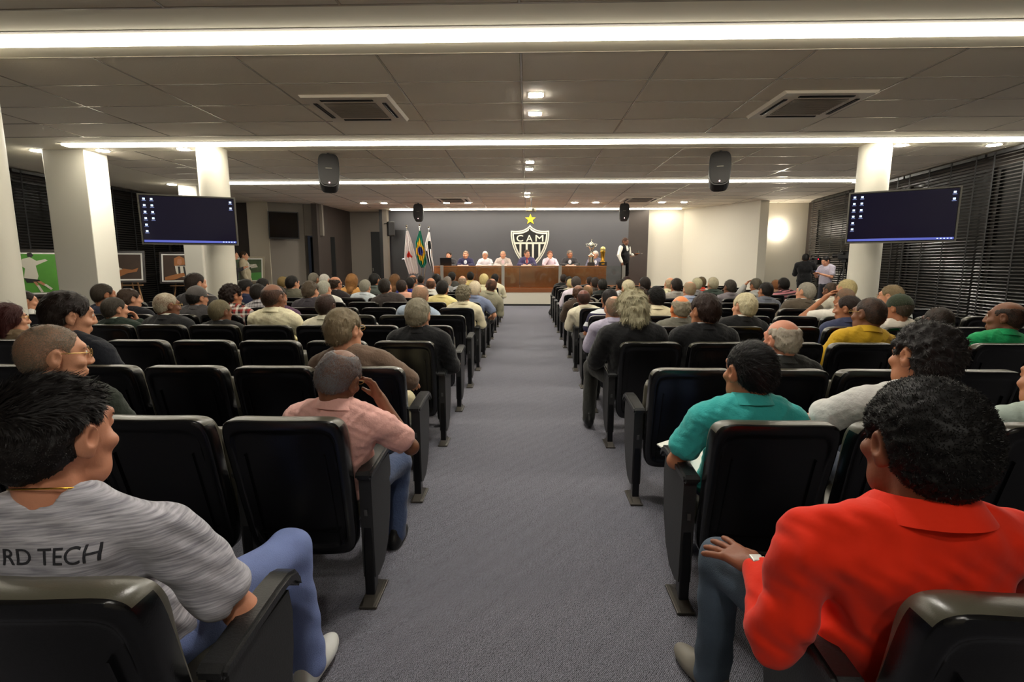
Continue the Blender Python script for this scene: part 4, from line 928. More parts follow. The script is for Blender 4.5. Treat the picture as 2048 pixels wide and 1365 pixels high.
A('person with black hair in grey-green jacket, right of the standing man', 585, 552, L_, 7, 4, 'rest', -25, 'jacket', (108, 106, 92), 'short', (26, 22, 20), LT)
A('person with bald brown head and dark jacket at mid left', 671, 553, L_, 7, 3, 'rest', -25, 'jacket', (48, 42, 44), 'ring', (50, 36, 26), TN)
A('person in white-blue shirt with grey hair at mid left', 731, 559, L_, 7, 2, 'rest', -10, 'shirt', (202, 210, 216), 'short', (150, 146, 132), LT)
A('person in pink shirt with dark brown hair at mid left', 803, 559, L_, 7, 1, 'rest', -5, 'shirt', (226, 172, 150), 'short', (46, 32, 26), TN)
A('person in khaki grey shirt with bald spot in black hair, left aisle', 983, 554, L_, 7, 0, 'arms', 0, 'shirt', (150, 146, 124), 'thin', (24, 18, 16), TN)
A('person with sandy hair left of the grey-green jacket', 567, 553, L_, 8, 5, 'rest', -15, 'shirt', (90, 80, 66), 'short', (120, 100, 60), LT)
A('person with long blond-brown hair in orange-tan top', 704, 549, L_, 8, 3, 'rest', 0, 'shirt', (216, 160, 92), 'long', (150, 106, 60), LT)
A('person with black hair in grey-green shirt below the dark door', 750, 547, L_, 8, 2, 'rest', -25, 'shirt', (84, 92, 88), 'short', (22, 20, 18), TN)
A('person in royal blue shirt with black hair', 820, 554, L_, 8, 1, 'rest', -5, 'shirt', (36, 44, 130), 'short', (24, 20, 20), TN)
A('person in white shirt with bald crown and dark ring of hair', 862, 556, L_, 8, 0, 'rest', 0, 'shirt', (220, 218, 208), 'bald', (44, 30, 22), TN)
A('person with cream shirt and pale blond hair, left aisle near the stage', 968, 548, L_, 9, 0, 'rest', 0, 'shirt', (226, 220, 184), 'short', (214, 196, 140), LT)
A('person with short grey hair below the switched-off television', 628, 546, L_, 9, 5, 'rest', -15, 'shirt', (110, 108, 106), 'short', (116, 110, 98), LT)
A('person with white hair below the dark doorway', 650, 547, L_, 9, 4, 'rest', -15, 'shirt', (130, 130, 128), 'short', (196, 192, 184), LT)
A('person with long light brown hair in dark patterned top', 790, 549, L_, 9, 2, 'rest', 0, 'shirt', darkpat, 'long', (120, 84, 52), LT)
A('person in plaid blue shirt with dark hair below the flags', 873, 548, L_, 9, 1, 'rest', 0, 'shirt', blueplaid, 'short', (22, 18, 16), DK)
A('person with bald brown head below the white flag', 826, 550, L_, 10, 2, 'rest', -12, 'shirt', (120, 110, 100), 'ring', (60, 40, 30), TN)
A('person with grey hair behind the pale yellow shirt', 895, 553, L_, 10, 1, 'rest', 0, 'shirt', (150, 150, 150), 'short', (140, 130, 120), LT)
A('person with bald pink head and light shirt near the stage table', 925, 552, L_, 10, 0, 'rest', 0, 'shirt', (196, 200, 206), 'ring', (150, 130, 110), LT)
A('person with black hair in cream shirt, front left near the aisle', 990, 548, L_, 11, 0, 'rest', 0, 'shirt', (224, 216, 186), 'short', (24, 20, 18), TN)
A('person with black hair in charcoal jacket below the table end', 904, 544, L_, 11, 2, 'rest', -5, 'jacket', (70, 70, 66), 'short', (28, 22, 18), TN)
A('person with black hair and yellow shirt in the front left row', 941, 544, L_, 12, 1, 'rest', 0, 'shirt', (228, 210, 140), 'short', (20, 16, 14), TN)
A('person with dark hair in the front left row below the flags', 842, 551, L_, 12, 3, 'rest', 0, 'shirt', (70, 60, 60), 'short', (30, 24, 20), TN)
# right block
A('person in turquoise polo shirt with black hair holding papers', 1502, 682, R_, 0, 0, 'arms', 14, 'polo', (60, 176, 172), 'crop', (14, 12, 14), TN, legs=(120, 140, 190), res=.0062, wr=1.2, pose_over=dict(elL=(-.29, -.02, .66), wrL=(-.17, .17, .61), hdL=((.3, .9, -.1), (0, .2, 1), 1)))
A('person in white polo shirt with curly dark grey hair', 1851, 646, R_, 0, 1, 'rest', 12, 'polo', (206, 204, 200), 'curly', (34, 30, 30), TN, res=.0065, legs=(60, 66, 80), pose_over=dict(elL=(-.36, .06, .74), wrL=(-.2, .24, .62)))
A('person in pale grey-green shirt cut off by the right edge', 2120, 700, R_, 0, 2, 'rest', 10, 'shirt', (176, 190, 180), 'short', DKB, TN)
A('person in dark coat with reddish bald head and fluffy grey sides', 1565, 639, R_, 1, 1, 'rest', 18, 'jacket', (44, 44, 42), 'ring', (170, 158, 142), (204, 136, 108))
A('person in black suit with thick wavy grey hair, right aisle seat', 1264, 583, R_, 2, 0, 'rest', 14, 'jacket', (28, 28, 30), 'wavy', (176, 168, 138), LT, legs=(44, 44, 42), pose_over=dict(wrL=(-.26, .26, .6), hdL=((.1, 1, -.3), (-.3, .2, 1), 1), knL=(-.26, .44, .55), anL=(-.3, .34, .12), elL=(-.27, .02, .69)))
A('person in black suit with straight dark brown hair', 1410, 588, R_, 2, 1, 'rest', 22, 'jacket', SUIT, 'combed', (44, 28, 22), TN)
A('person in mustard yellow shirt with cropped dark hair and glasses', 1740, 594, R_, 2, 3, 'rest', 22, 'shirt', (206, 164, 40), 'buzz', (40, 34, 30), BR, glasses=True)
A('person in orange-red shirt with shaved dark head', 1879, 612, R_, 2, 4, 'rest', 8, 'tee', (226, 84, 40), 'buzz', (36, 32, 28), DK)
A('person in bright green shirt with balding dark head at the right edge', 2015, 602, R_, 2, 5, 'rest', 38, 'shirt', (30, 160, 96), 'bald', (22, 18, 16), BR, face=True)
A('person in lilac-grey shirt with thinning grey hair, right aisle', 1228, 592, R_, 3, 0, 'rest', 8, 'shirt', (176, 170, 190), 'thin', (110, 100, 84), LT)
A('person in grey jacket with bright orange-pink bald head', 1361, 592, R_, 3, 1, 'rest', 8, 'jacket', (108, 106, 96), 'ring', (150, 140, 120), (224, 132, 76))
A('person in black suit and white collar with silver hair', 1490, 587, R_, 3, 2, 'rest', 22, 'jacket', SUIT, 'combed', (204, 194, 160), LT, collar=(228, 226, 220))
A('person in navy shirt with dark hair, profile to the left', 1697, 592, R_, 3, 4, 'rest', 45, 'shirt', (58, 64, 92), 'short', (40, 28, 24), TN, face=True)
CAPMAN = A('person in dark green cap and white shirt with orange print', 1798, 590, R_, 3, 5, 'rest', 25, 'tee', (226, 218, 206), 'short', (80, 70, 60), TN, cap=(50, 60, 46))
A('person in navy polo with white stripes, right aisle seat', 1219, 578, R_, 4, 0, 'arms', 5, 'polo', navystripe, 'short', (26, 20, 20), TN)
A('person in cream shirt with neat black hair, right block', 1312, 573, R_, 4, 1, 'rest', 12, 'shirt', (226, 214, 180), 'crop', (16, 14, 14), DK)
A('person with raised hand on cropped head and tricolour sleeve', 1690, 577, R_, 4, 5, 'armup', 12, 'polo', tricol, 'buzz', (110, 96, 80), TN)
A('person with grey hair and glasses in white shirt by the blinds', 1782, 570, R_, 4, 6, 'rest', 40, 'shirt', (214, 220, 220), 'short', (130, 112, 84), LT, glasses=True)
A('person in white shirt with shiny bald dark crown, right aisle', 1166, 579, R_, 5, 0, 'rest', 5, 'shirt', (216, 208, 184), 'bald', (38, 24, 20), (110, 62, 52))
A('person with dark brown hair low behind the silver hair, right block', 1280, 574, R_, 5, 1, 'rest', 8, 'shirt', (60, 54, 54), 'short', (44, 28, 24), TN)
A('person in brown jacket with silver-grey hair at mid right', 1612, 564, R_, 5, 5, 'rest', 28, 'jacket', (92, 82, 70), 'short', (160, 154, 140), LT)
A('person with pale blond-white hair left of the right column', 1692, 558, R_, 5, 6, 'rest', 20, 'shirt', (214, 208, 190), 'short', (196, 180, 132), LT)
A('person with brown bald head in dark jacket, second right aisle', 1156, 570, R_, 6, 0, 'rest', 0, 'jacket', (70, 56, 46), 'ring', (80, 56, 44), BR)
A('person with thick white hair at mid right', 1256, 560, R_, 6, 1, 'rest', 15, 'shirt', (150, 150, 150), 'short', (206, 196, 166), LT)
A('person in light blue shirt with balding grey head', 1379, 563, R_, 6, 3, 'rest', 5, 'shirt', (170, 180, 206), 'thin', (160, 148, 118), LT)
A('person in grey-blue shirt with short black hair', 1532, 565, R_, 6, 5, 'rest', 15, 'shirt', (116, 120, 132), 'short', (28, 22, 20), TN)
A('person with short dark curly hair beside the blond-white head', 1662, 565, R_, 6, 7, 'rest', 20, 'shirt', (206, 200, 186), 'buzz', (50, 44, 34), BR)
A('person with sandy balding head beside the shiny crown', 1176, 570, R_, 7, 1, 'rest', 5, 'shirt', (120, 112, 100), 'thin', (110, 90, 60), LT)
A('person with dark hair left of the cream-lit wall', 1289, 554, R_, 7, 2, 'rest', 10, 'shirt', (44, 42, 44), 'short', (36, 26, 22), TN)
A('person in grey shirt with short dark hair beside the bald man', 1353, 557, R_, 7, 3, 'rest', 5, 'shirt', (164, 158, 150), 'short', (36, 28, 24), TN)
A('person in grey shirt with dark grey hair below the angled wall', 1460, 560, R_, 7, 5, 'rest', 15, 'shirt', (128, 122, 128), 'short', (60, 54, 48), BR)
A('person in lilac-white shirt with dark grey hair, right aisle', 1152, 553, R_, 8, 0, 'rest', 0, 'shirt', (214, 204, 216), 'short', (70, 62, 58), LT)
A('person in dark top with black hair in front of the table', 1205, 558, R_, 8, 1, 'rest', 0, 'shirt', (40, 44, 42), 'short', (26, 24, 20), TN)
A('person with dark hair and pale shirt below the waiter', 1241, 558, R_, 8, 2, 'rest', 20, 'shirt', (206, 206, 206), 'short', (34, 26, 24), TN)
A('person in cream shirt with bald head against the cream wall', 1340, 554, R_, 8, 3, 'rest', 5, 'shirt', (224, 220, 186), 'ring', (170, 150, 120), LT)
A('person with pale grey hair beside the red striped shirt', 1394, 555, R_, 8, 4, 'rest', 5, 'shirt', (140, 138, 140), 'short', (186, 180, 150), LT)
A('person with grey-white hair in dark green shirt at far right', 1426, 555, R_, 8, 5, 'rest', 5, 'shirt', (60, 72, 66), 'short', (180, 172, 146), LT)
A('person with greying dark hair and raised hand at far right', 1511, 556, R_, 8, 7, 'armup', 20, 'shirt', (170, 170, 168), 'short', (88, 82, 70), TN)
A('person in pink striped shirt with black hair at far right', 1567, 555, R_, 8, 8, 'rest', 5, 'shirt', pinkstripe, 'short', (22, 18, 16), DK)
A('person with dark brown hair in front of the right trophy', 1190, 555, R_, 9, 1, 'rest', 10, 'shirt', (70, 62, 56), 'short', (44, 34, 28), TN)
A('person with dark brown hair below the glass rail', 1254, 553, R_, 9, 2, 'rest', 10, 'shirt', (110, 92, 86), 'short', (54, 34, 30), TN)
A('person in red and white striped shirt with grey-brown hair', 1403, 554, R_, 9, 5, 'rest', 0, 'polo', redstripe, 'short', (96, 82, 60), LT)
A('person with brown hair beside the pink striped shirt', 1552, 560, R_, 9, 8, 'rest', 5, 'shirt', (150, 120, 100), 'short', (130, 84, 50), LT)
A('person with blond head near the front right aisle', 1141, 558, R_, 10, 0, 'rest', 0, 'shirt', (200, 190, 170), 'short', (196, 180, 130), LT)
A('person with black hair near the front right aisle', 1138, 553, R_, 11, 0, 'rest', 0, 'shirt', (60, 56, 56), 'short', (26, 22, 20), TN)
A('person in black suit with dark hair in the front right row, leg out', 1127, 549, R_, 12, 0, 'rest', 0, 'jacket', (32, 32, 34), 'short', (40, 30, 26), TN, pose_over=dict(knL=(-.16, .42, .5), anL=(-.34, .46, .12)))
A('person with dark hair at the front row below the silver trophy', 1180, 553, R_, 12, 1, 'rest', 10, 'shirt', (50, 48, 50), 'short', (50, 36, 28), TN)


# ------------------------------------------------------------------ the two people nearest the camera
import mathutils.bvhtree
def text_mesh(body, size, depth=.002):
    cu = bpy.data.curves.new('lettering', 'FONT'); cu.body = body; cu.size = size; cu.extrude = depth; cu.resolution_u = 4; cu.align_x = 'CENTER'
    o = bpy.data.objects.new('lettering', cu); COL.objects.link(o); dg = bpy.context.evaluated_depsgraph_get(); dg.update()
    me = bpy.data.meshes.new_from_object(o.evaluated_get(dg)); bpy.data.objects.remove(o); return me
DENIM = mat('washed_denim', (122, 138, 190), .85, var=(7, .35), bump=(300, .3)); DENIM2 = mat('dark_denim', (74, 88, 104), .85, var=(8, .4), bump=(300, .3))
def slub():
    m = mat('heather_grey_jersey', (170, 168, 178), .9, sheen=.2); nt = m.node_tree; N = nt.nodes; L = nt.links; b = N['Principled BSDF']
    tc = N.new('ShaderNodeTexCoord'); mp = N.new('ShaderNodeMapping'); mp.inputs['Scale'].default_value = (9, 9, 150); n = N.new('ShaderNodeTexNoise'); n.inputs['Scale'].default_value = 1.6; n.inputs['Detail'].default_value = 5
    r = N.new('ShaderNodeValToRGB'); r.color_ramp.elements[0].position = .3; r.color_ramp.elements[0].color = lin((128, 126, 136)); r.color_ramp.elements[1].position = .7; r.color_ramp.elements[1].color = lin((200, 198, 206))
    L.new(tc.outputs['Object'], mp.inputs[0]); L.new(mp.outputs[0], n.inputs['Vector']); L.new(n.outputs['Fac'], r.inputs[0]); L.new(r.outputs[0], b.inputs['Base Color'])
    n2 = N.new('ShaderNodeTexNoise'); n2.inputs['Scale'].default_value = 16; bp = N.new('ShaderNodeBump'); bp.inputs['Strength'].default_value = .45; bp.inputs['Distance'].default_value = .02
    L.new(tc.outputs['Object'], n2.inputs['Vector']); L.new(n2.outputs['Fac'], bp.inputs['Height']); L.new(bp.outputs[0], b.inputs['Normal']); return m
h1pose = dict(hip=(0, .02, .50), belly=(0, -.035, .635), chest=(0, -.085, .815), neck=(0, -.115, .945), shL=(-.205, -.1, .895), shR=(.205, -.09, .895), elR=(.325, .0, .61), wrR=(.1, .2, .56), hdR=((-.5, .9, -.1), (.2, .1, 1), -1), knR=(.25, .42, .53), anR=(.265, .45, .10), ftR=(.05, 1), head=(-.005, -.08, 1.107), elL=(-.29, .02, .64))
t1, shirt1, hp1 = seated('person in heather grey T-shirt with lettering and spiky dark hair, nearest on the left', 105, 752, L_, -1, 0, 'hero_left', -8, 'tee', slub(), 'spiky', (20, 16, 16), (206, 142, 112), res=.005, pose_over=h1pose, legs=DENIM, face=True, pitch=-4, roll=2, hs=1.13, nk=1.1, wr=1.5, seed=4, shoes=mat('white_sneaker', (226, 226, 222), .5), leg_res=.008)
# the print on the back follows the cloth
V_ = [v.co for v in shirt1.data.vertices]; bv = mathutils.bvhtree.BVHTree.FromPolygons(V_, [tuple(p.vertices) for p in shirt1.data.polygons])
me = text_mesh('RD TECH', .05); 
bm = bmesh.new(); bm.from_mesh(me); bmesh.ops.triangulate(bm, faces=bm.faces); bmesh.ops.subdivide_edges(bm, edges=[e for e in bm.edges if e.calc_length() > .006], cuts=2); bm.to_mesh(me); bm.free()
for v in me.vertices:
    x, z = v.co.x+.057, v.co.y+.868; hit = bv.ray_cast(Vector((x, -1, z)), Vector((0, 1, 0)))
    y = hit[0].y if hit[0] else -.22; v.co = (x, y-.0015-(v.co.z+.002)*.15, z)
me.materials.clear(); me.materials.append(mat('print_dark', (46, 46, 52), .9)); link('shirt_lettering', me, t1)
ch = MB(); n_ = Vector(hp1['neck']); ch.tube([n_+Vector((.074*math.cos(a), .004+.072*math.sin(a), .05-.03*math.sin(a))) for a in np.linspace(0, 2*PI, 41)], .0022, 6); ch.build('necklace', M_GOLD, t1, smooth=True)
h2pose = dict(belly=(0, -.035, .635), chest=(0, -.085, .815), neck=(0, -.115, .945), shL=(-.225, -.085, .89), shR=(.225, -.1, .89), elL=(-.27, -.05, .61), wrL=(-.205, .21, .635), hdL=((-.5, .85, .02), (-.15, -.1, 1), 1, .16, .3, 1.08), knL=(-.225, .42, .53), anL=(-.23, .46, .10), ftL=(-.35, 1), head=(0, -.085, 1.105), elR=(.3, .03, .65))
RED = mat('red_shirt_cotton', (226, 44, 16), .85, spec=.2, bump=(14, .35), var=(5, .05), sheen=.1)
t2, shirt2, hp2 = seated('person in red shirt with black afro hair, hand on knee, nearest on right', 1850, 760, R_, -1, 0, 'hero_right', 2, 'shirt', RED, 'afro', (13, 11, 11), (136, 84, 60), res=.005, pose_over=h2pose, legs=DENIM2, pitch=-4, hs=1.16, nk=1.25, wr=1.7, seed=9, shoes=mat('grey_trainer', (120, 114, 104), .6), leg_res=.008)
w0 = Vector(hp2['wrL']); d0 = Vector(hp2['hdL'][0]).normalized(); wt = MB(); a_ = d0.cross(Vector((0, 0, 1))).normalized(); b_ = d0.cross(a_)
wt.tube([w0-d0*.012+(a_*math.cos(q)+b_*math.sin(q))*.034 for q in np.linspace(0, 2*PI, 25)], .006, 6); ws = wt.build('wrist_watch', M_SILVER, t2, smooth=True)
wq = MB(); wq.box(w0-d0*.012+Vector((-.012, 0, .034)), (.034, .036, .012), bev=.004); wq.build('watch_face', mat('watch_dial', (200, 200, 196), .25, .3), ws)
# loose sheets on the turquoise shirt's lap and the orange back print of the capped person
pp = at_y(1385, 908, 2.36); sh = tag(MB().box((0, 0, 0), (.2, .26, .006)).build('paper_sheet', M_PAPER, None, loc=pp, rot=(.25, -.1, .5)), 'loose white sheets on the lap of the turquoise polo shirt', 'paper')
tc_, cs_, _ = CAPMAN
bvc = mathutils.bvhtree.BVHTree.FromPolygons([v.co for v in cs_.data.vertices], [tuple(p.vertices) for p in cs_.data.polygons]); dm = MB()
for q, wq in enumerate((.05, .06, .05)):
    gx = np.linspace(-.1+q*.07, -.1+q*.07+wq, 5); gz = np.linspace(.84, .875, 4); vs = []
    for z in gz:
        for x in gx:
            ht = bvc.ray_cast(Vector((x, -1, z)), Vector((0, 1, 0))); vs.append((x, (ht[0].y if ht[0] else -.2)-.003, z))
    dm.add(vs, [(j*5+i, j*5+i+1, j*5+i+6, j*5+i+5) for j in range(3) for i in range(4)])
dm.build('back_print', cloth((222, 96, 40)), cs_)

# ------------------------------------------------------------------ people standing at the sides
def standing(label, px, ytop, Y, rz, pname, kind, top, hair, hcol, skn, z0=0, **kw):
    hp = at_y(px, ytop, Y); s = (hp.z-z0)/1.72
    return make_person(label, (hp.x, Y, z0), rz, s, pname, kw.pop('yaw', 0), kind, top, hair, hcol, skn, hs=1.08, **kw)
standing('standing person in beige jacket in front of the grey-green painting', 487, 503, 16.2, -1.25, 'stand', 'jacket', (176, 164, 138), 'short', (60, 44, 34), LT, legs=(150, 140, 118), res=.008, face=True)
q, _, pq = standing('standing person in dark clothes holding white paper behind the left column', 462, 500, 15.6, -1.2, 'phone', 'shirt', (40, 38, 40), 'short', (40, 30, 26), LT, legs=(30, 30, 34), res=.008)
MB().box((0, .42, 1.24), (.22, .3, .006), Euler((.5, 0, 0))).build('held_paper', M_PAPER, q)
q, _, pq = standing('standing person in pale grey T-shirt looking at a phone beside the right column', 1655, 512, 14.4, 1.9, 'phone', 'tee', (176, 170, 184), 'short', (24, 20, 20), LT, legs=(40, 42, 50), res=.008, pitch=-28)
ph = tag(MB().box((0, 0, 0), (.075, .15, .01), bev=.003).build('mobile_phone', [M_BLACK]), 'lit mobile phone held by the person in pale grey T-shirt', 'phone')
R3 = Matrix.Rotation(1.9, 4, 'Z'); sq = q.scale[0]; ph.location = Vector(q.location)+R3.to_3x3() @ (Vector((.02, .36, 1.27))*sq); ph.rotation_euler = (.5, 0, 1.9)
MB().box((0, 0, .007), (.066, .135, .002)).build('phone_screen', lamp_mat('phone_glow', (170, 190, 255), 2.2), ph)
q, _, pq = standing('camera operator in black leather jacket working behind a video camera', 1612, 508, 15.4, -.5, 'camera', 'jacket', (20, 20, 22), 'short', (16, 14, 14), TN, legs=(24, 24, 28), res=.008, pitch=-10)
def video_camera(label, x, y, z, rz):
    t = thing('video_camera', label, 'video camera', (x, y, 0), rz)
    MB().box((0, 0, z), (.16, .36, .2), bev=.025).build('camera_body', M_BLACK, t); MB().lathe([(.05, 0), (.055, .1), (.07, .16)]).build('lens', M_BLACK, t, rot=(-PI/2, 0, 0), loc=(0, .18, z))
    MB().tube([(0, -.12, z+.09), (0, -.1, z+.17), (0, .1, z+.17), (0, .14, z+.09)], .015).build('handle', M_BLACK, t); MB().box((-.11, .02, z+.06), (.07, .12, .06), bev=.01).build('viewfinder', M_BLACK, t)
    MB().sphere((-.06, -.185, z+.05), .012).build('tally_light', lamp_mat('led_red', (255, 40, 60), 6), t); MB().box((0, 0, z-.14), (.1, .14, .08), bev=.01).build('tripod_head', M_BLACK, t)
    for k in range(3): MB().tube([(0, 0, z-.16), (.42*math.sin(k*2.094), .42*math.cos(k*2.094), .0)], .018, 8).build('tripod_leg', M_BLACK, t)
p = at_y(1628, 530, 15.9); video_camera('black video camera on tripod in front of the camera operator', p.x, 15.9, 1.52, .35)
p = at_y(1691, 508, 14.9); video_camera('black video camera on tripod behind the right round column', p.x, 14.9, 1.66, .4)

# ------------------------------------------------------------------ stage: table, rail, people, crest, flags
TY0, TY1, TZ = 18.42, 19.02, 1.36
tb = thing('conference_table', 'long wooden panel table on the stage', 'table', (0, 0, STAGE_Z))
xa, xb = at_y(868, 540, TY0).x, at_y(1213, 540, TY0).x
hz = TZ-STAGE_Z
MB().box(((xa+xb)/2, (TY0+TY1)/2, hz-.02), (xb-xa, TY1-TY0, .04), bev=.006).build('tabletop', M_WOOD, tb)
for i in range(4):
    w4 = (xb-xa)/4; MB().box((xa+w4*(i+.5), TY0+.05, (hz-.05)/2), (w4-.012, .03, hz-.05)).build('front_panel', M_WOOD, tb)
for x in (xa+.02, xb-.02): MB().box((x, (TY0+TY1)/2, (hz-.05)/2), (.035, TY1-TY0-.06, hz-.05)).build('side_panel', M_WOOD, tb)
rl = thing('glass_balustrade', 'glass rail with grey posts along the stage front', 'railing', (0, STAGE_Y+.12, STAGE_Z))
pxs = [at_y(u, 555, STAGE_Y+.12).x for u in (884, 1006, 1120, 1247)]
for x in pxs: MB().box((x, 0, .39), (.105, .06, .78), bev=.006).build('post', M_POST, rl)
for a, b in zip(pxs, pxs[1:]): MB().box(((a+b)/2, 0, .40), (b-a-.12, .012, .72)).build('glass_pane', M_GLASS, rl)

def panel_chair(x, label):
    t = thing('swivel_chair', label, 'chair', (x, 19.45, STAGE_Z), PI, 'chairs behind the stage table')
    MB().box((0, 0, .43), (.48, .46, .08), bev=.03).build('seat', M_CUSH, t); MB().box((0, -.25, .72), (.46, .07, .5), bev=.03).build('backrest', M_CUSH, t)
    MB().tube([(0, 0, .06), (0, 0, .4)], .03).build('column_post', M_LEG, t); MB().tube([(0, -.2, .45), (0, -.25, .6)], .02).build('back_arm', M_LEG, t)
    for k in range(5): MB().tube([(0, 0, .07), (.26*math.sin(k*1.2566), .26*math.cos(k*1.2566), .025)], .02, 6).build('foot_spoke', M_LEG, t)
def tie(t, rgb):
    m = MB(); m.prism([(-.012, 1.0), (.012, 1.0), (.026, .82), (0, .79), (-.026, .82)], .118, .132, 'y'); m.build('necktie', cloth(rgb), t)
PANEL = [(897, 504, 'person working at a black laptop at the left end of the stage table', 'table', -8, 'jacket', (60, 58, 60), 'short', (44, 32, 24), LT, None, None),
 (931, 502, 'person in navy suit and white shirt at the stage table', 'table', -6, 'jacket', (52, 50, 78), 'buzz', (150, 130, 110), LT, (230, 232, 236), None),
 (970, 503, 'person in white shirt with white hair and glasses at the stage table', 'table', -8, 'shirt', (224, 216, 220), 'short', (220, 215, 205), LT, None, None),
 (1006, 502, 'person in light beige jacket at the stage table left of the crest', 'table', 0, 'jacket', (198, 184, 176), 'thin', (150, 140, 120), LT, (226, 196, 196), None),
 (1054, 500, 'person in purple-blue suit and red tie in front of the crest', 'table', 25, 'jacket', (76, 70, 104), 'short', (90, 76, 62), LT, (230, 220, 224), (170, 40, 40)),
 (1100, 502, 'person in pale pink shirt with hand at mouth at the stage table', 'tablechin', 5, 'shirt', (226, 204, 214), 'short', (120, 70, 48), LT, None, None),
 (1140, 501, 'person in charcoal suit looking down at the stage table', 'table', 12, 'jacket', (58, 56, 58), 'short', (120, 108, 96), TN, (222, 220, 224), None),
 (1191, 502, 'person with white hair and grey waistcoat between the two trophies', 'table', -40, 'jacket', (110, 108, 128), 'short', (214, 200, 190), LT, (230, 226, 230), None)]
for px, yt, lab, pn, yw, kd, tp, hr, hc, sk_, un, ti in PANEL:
    hp = at_y(px, yt, 19.3); s = (hp.z-STAGE_Z)/1.26
    t, _, _ = make_person(lab, (hp.x, 19.36, STAGE_Z), PI, s, pn, yw, kd, tp, hr, hc, sk_, res=.008, face=True, under=un, glasses='glasses' in lab, pitch=-14 if 'down' in lab else -4)
    if ti: tie(t, ti)
    panel_chair(hp.x, 'black swivel chair under the '+lab.split(' at the')[0].split(' in front')[0].split(' between')[0])
    if px not in (897, 1191):
        q = tag(MB().box((hp.x+(-.02), TY0+.2, TZ+.017), (.36, .2, .034)).build('paper_stack', M_PAPER), 'white paper stack before the '+lab.split(' at the')[0].split(' in front')[0], 'paper', 'papers on the stage table')
p = at_y(893, 523, 18.72)
lp = thing('laptop', 'open black laptop at the left end of the stage table', 'laptop', (p.x, 18.72, TZ), PI)
MB().box((0, .02, .012), (.4, .27, .022), bev=.005).build('keyboard_base', M_BLACK, lp); MB().box((0, .17, .15), (.4, .015, .27), Euler((-.2, 0, 0))).build('screen_lid', M_BLACK, lp)
for i, (u, d) in enumerate(((1158, 'left of the silver trophy'), (1066, 'in front of the purple-blue suit'), (985, 'right of the white-haired panel member'))):
    p = at_y(u, 530, 18.6); g = tag(MB().lathe([(.0, 0), (.03, 0), (.034, .1), (.031, .1), (.028, .008)], n=16).build('water_glass', M_GLASS, None, True, loc=(p.x, 18.6, TZ)), 'small water glass on the stage table '+d, 'glass', 'water glasses')
# trophies
p = at_y(1182, 530, 18.66); tr = thing('silver_trophy', 'tall silver cup trophy on a dark wooden base', 'trophy', (p.x, 18.66, TZ))
MB().box((0, 0, .06), (.24, .24, .12), bev=.01).build('base', M_FRAME, tr); MB().lathe([(.1, .12), (.1, .3), (.085, .31), (.12, .36), (.06, .4), (.045, .5), (.06, .56), (.09, .6)], n=24).build('stem', M_SILVER, tr, True)
MB().lathe([(.06, .58), (.11, .64), (.125, .72), (.11, .76), (.06, .8), (.02, .82)], n=24).build('cup', M_SILVER, tr, True)
for sx in (-1, 1): MB().tube([(sx*.1, 0, .66), (sx*.18, 0, .68), (sx*.19, 0, .74), (sx*.12, 0, .75)], .016, 8).build('handle', M_SILVER, tr, True)
MB().tube([(0, 0, .8), (0, 0, .87), (.02, 0, .92)], [.02, .012, .018], 8).build('finial', M_SILVER, tr, True)
p = at_y(1205, 530, 18.66); tr = thing('gold_trophy', 'gold trophy topped by a pale ball on a black base', 'trophy', (p.x, 18.66, TZ))
MB().box((0, 0, .07), (.27, .22, .14), bev=.01).build('base', M_BLACK, tr); MB().lathe([(.09, .14), (.06, .2), (.07, .35), (.08, .45), (.095, .5), (.06, .54)], n=24).build('stem', M_GOLD, tr, True)
MB().sphere((0, 0, .58), .09, 20, 14).build('ball', mat('trophy_ball', (226, 206, 130), .3, .7), tr, True); MB().box((0, -.115, .07), (.1, .006, .06)).build('plaque', M_GOLD, tr)
# waiter
hp = at_y(1251, 476, 18.95); s = (hp.z-STAGE_Z)/1.72; WRZ = -2.5
t, _, pw = make_person('waiter in black vest and white shirt carrying a tray at the right of the stage', (hp.x, 18.95, STAGE_Z), WRZ, s, 'waiter', 5, 'vest', (18, 18, 20), 'buzz', (60, 40, 30), BR, legs=(16, 16, 18), res=.008, face=True, pitch=-20, under=(226, 222, 210), pose_over=dict(pose('stand'), elL=(-.26, -.02, 1.12), wrL=(-.2, .26, 1.13), hdL=((.0, 1, .0), (0, 0, -1), -1), elR=(.33, .02, 1.12), wrR=(.3, .16, .86), hdR=((0, .3, -1), (1, 0, 0), 1)))
ty = tag(MB().lathe([(.0, 0), (.15, 0), (.165, .018), (.16, .018), (.148, .006), (0, .006)], n=24).build('serving_tray', M_SILVER, None, True), 'round silver tray carried by the waiter', 'tray')
ty.location = Vector((hp.x, 18.95, STAGE_Z))+Matrix.Rotation(WRZ, 3, 'Z') @ (Vector((-.2, .40, 1.165))*s)
g = tag(MB().lathe([(.0, 0), (.03, 0), (.035, .11), (.032, .11), (.028, .008)], n=16).build('water_glass', M_GLASS, None, True, loc=Vector(ty.location)+Vector((0, 0, .008))), 'water glass standing on the waiter tray', 'glass')

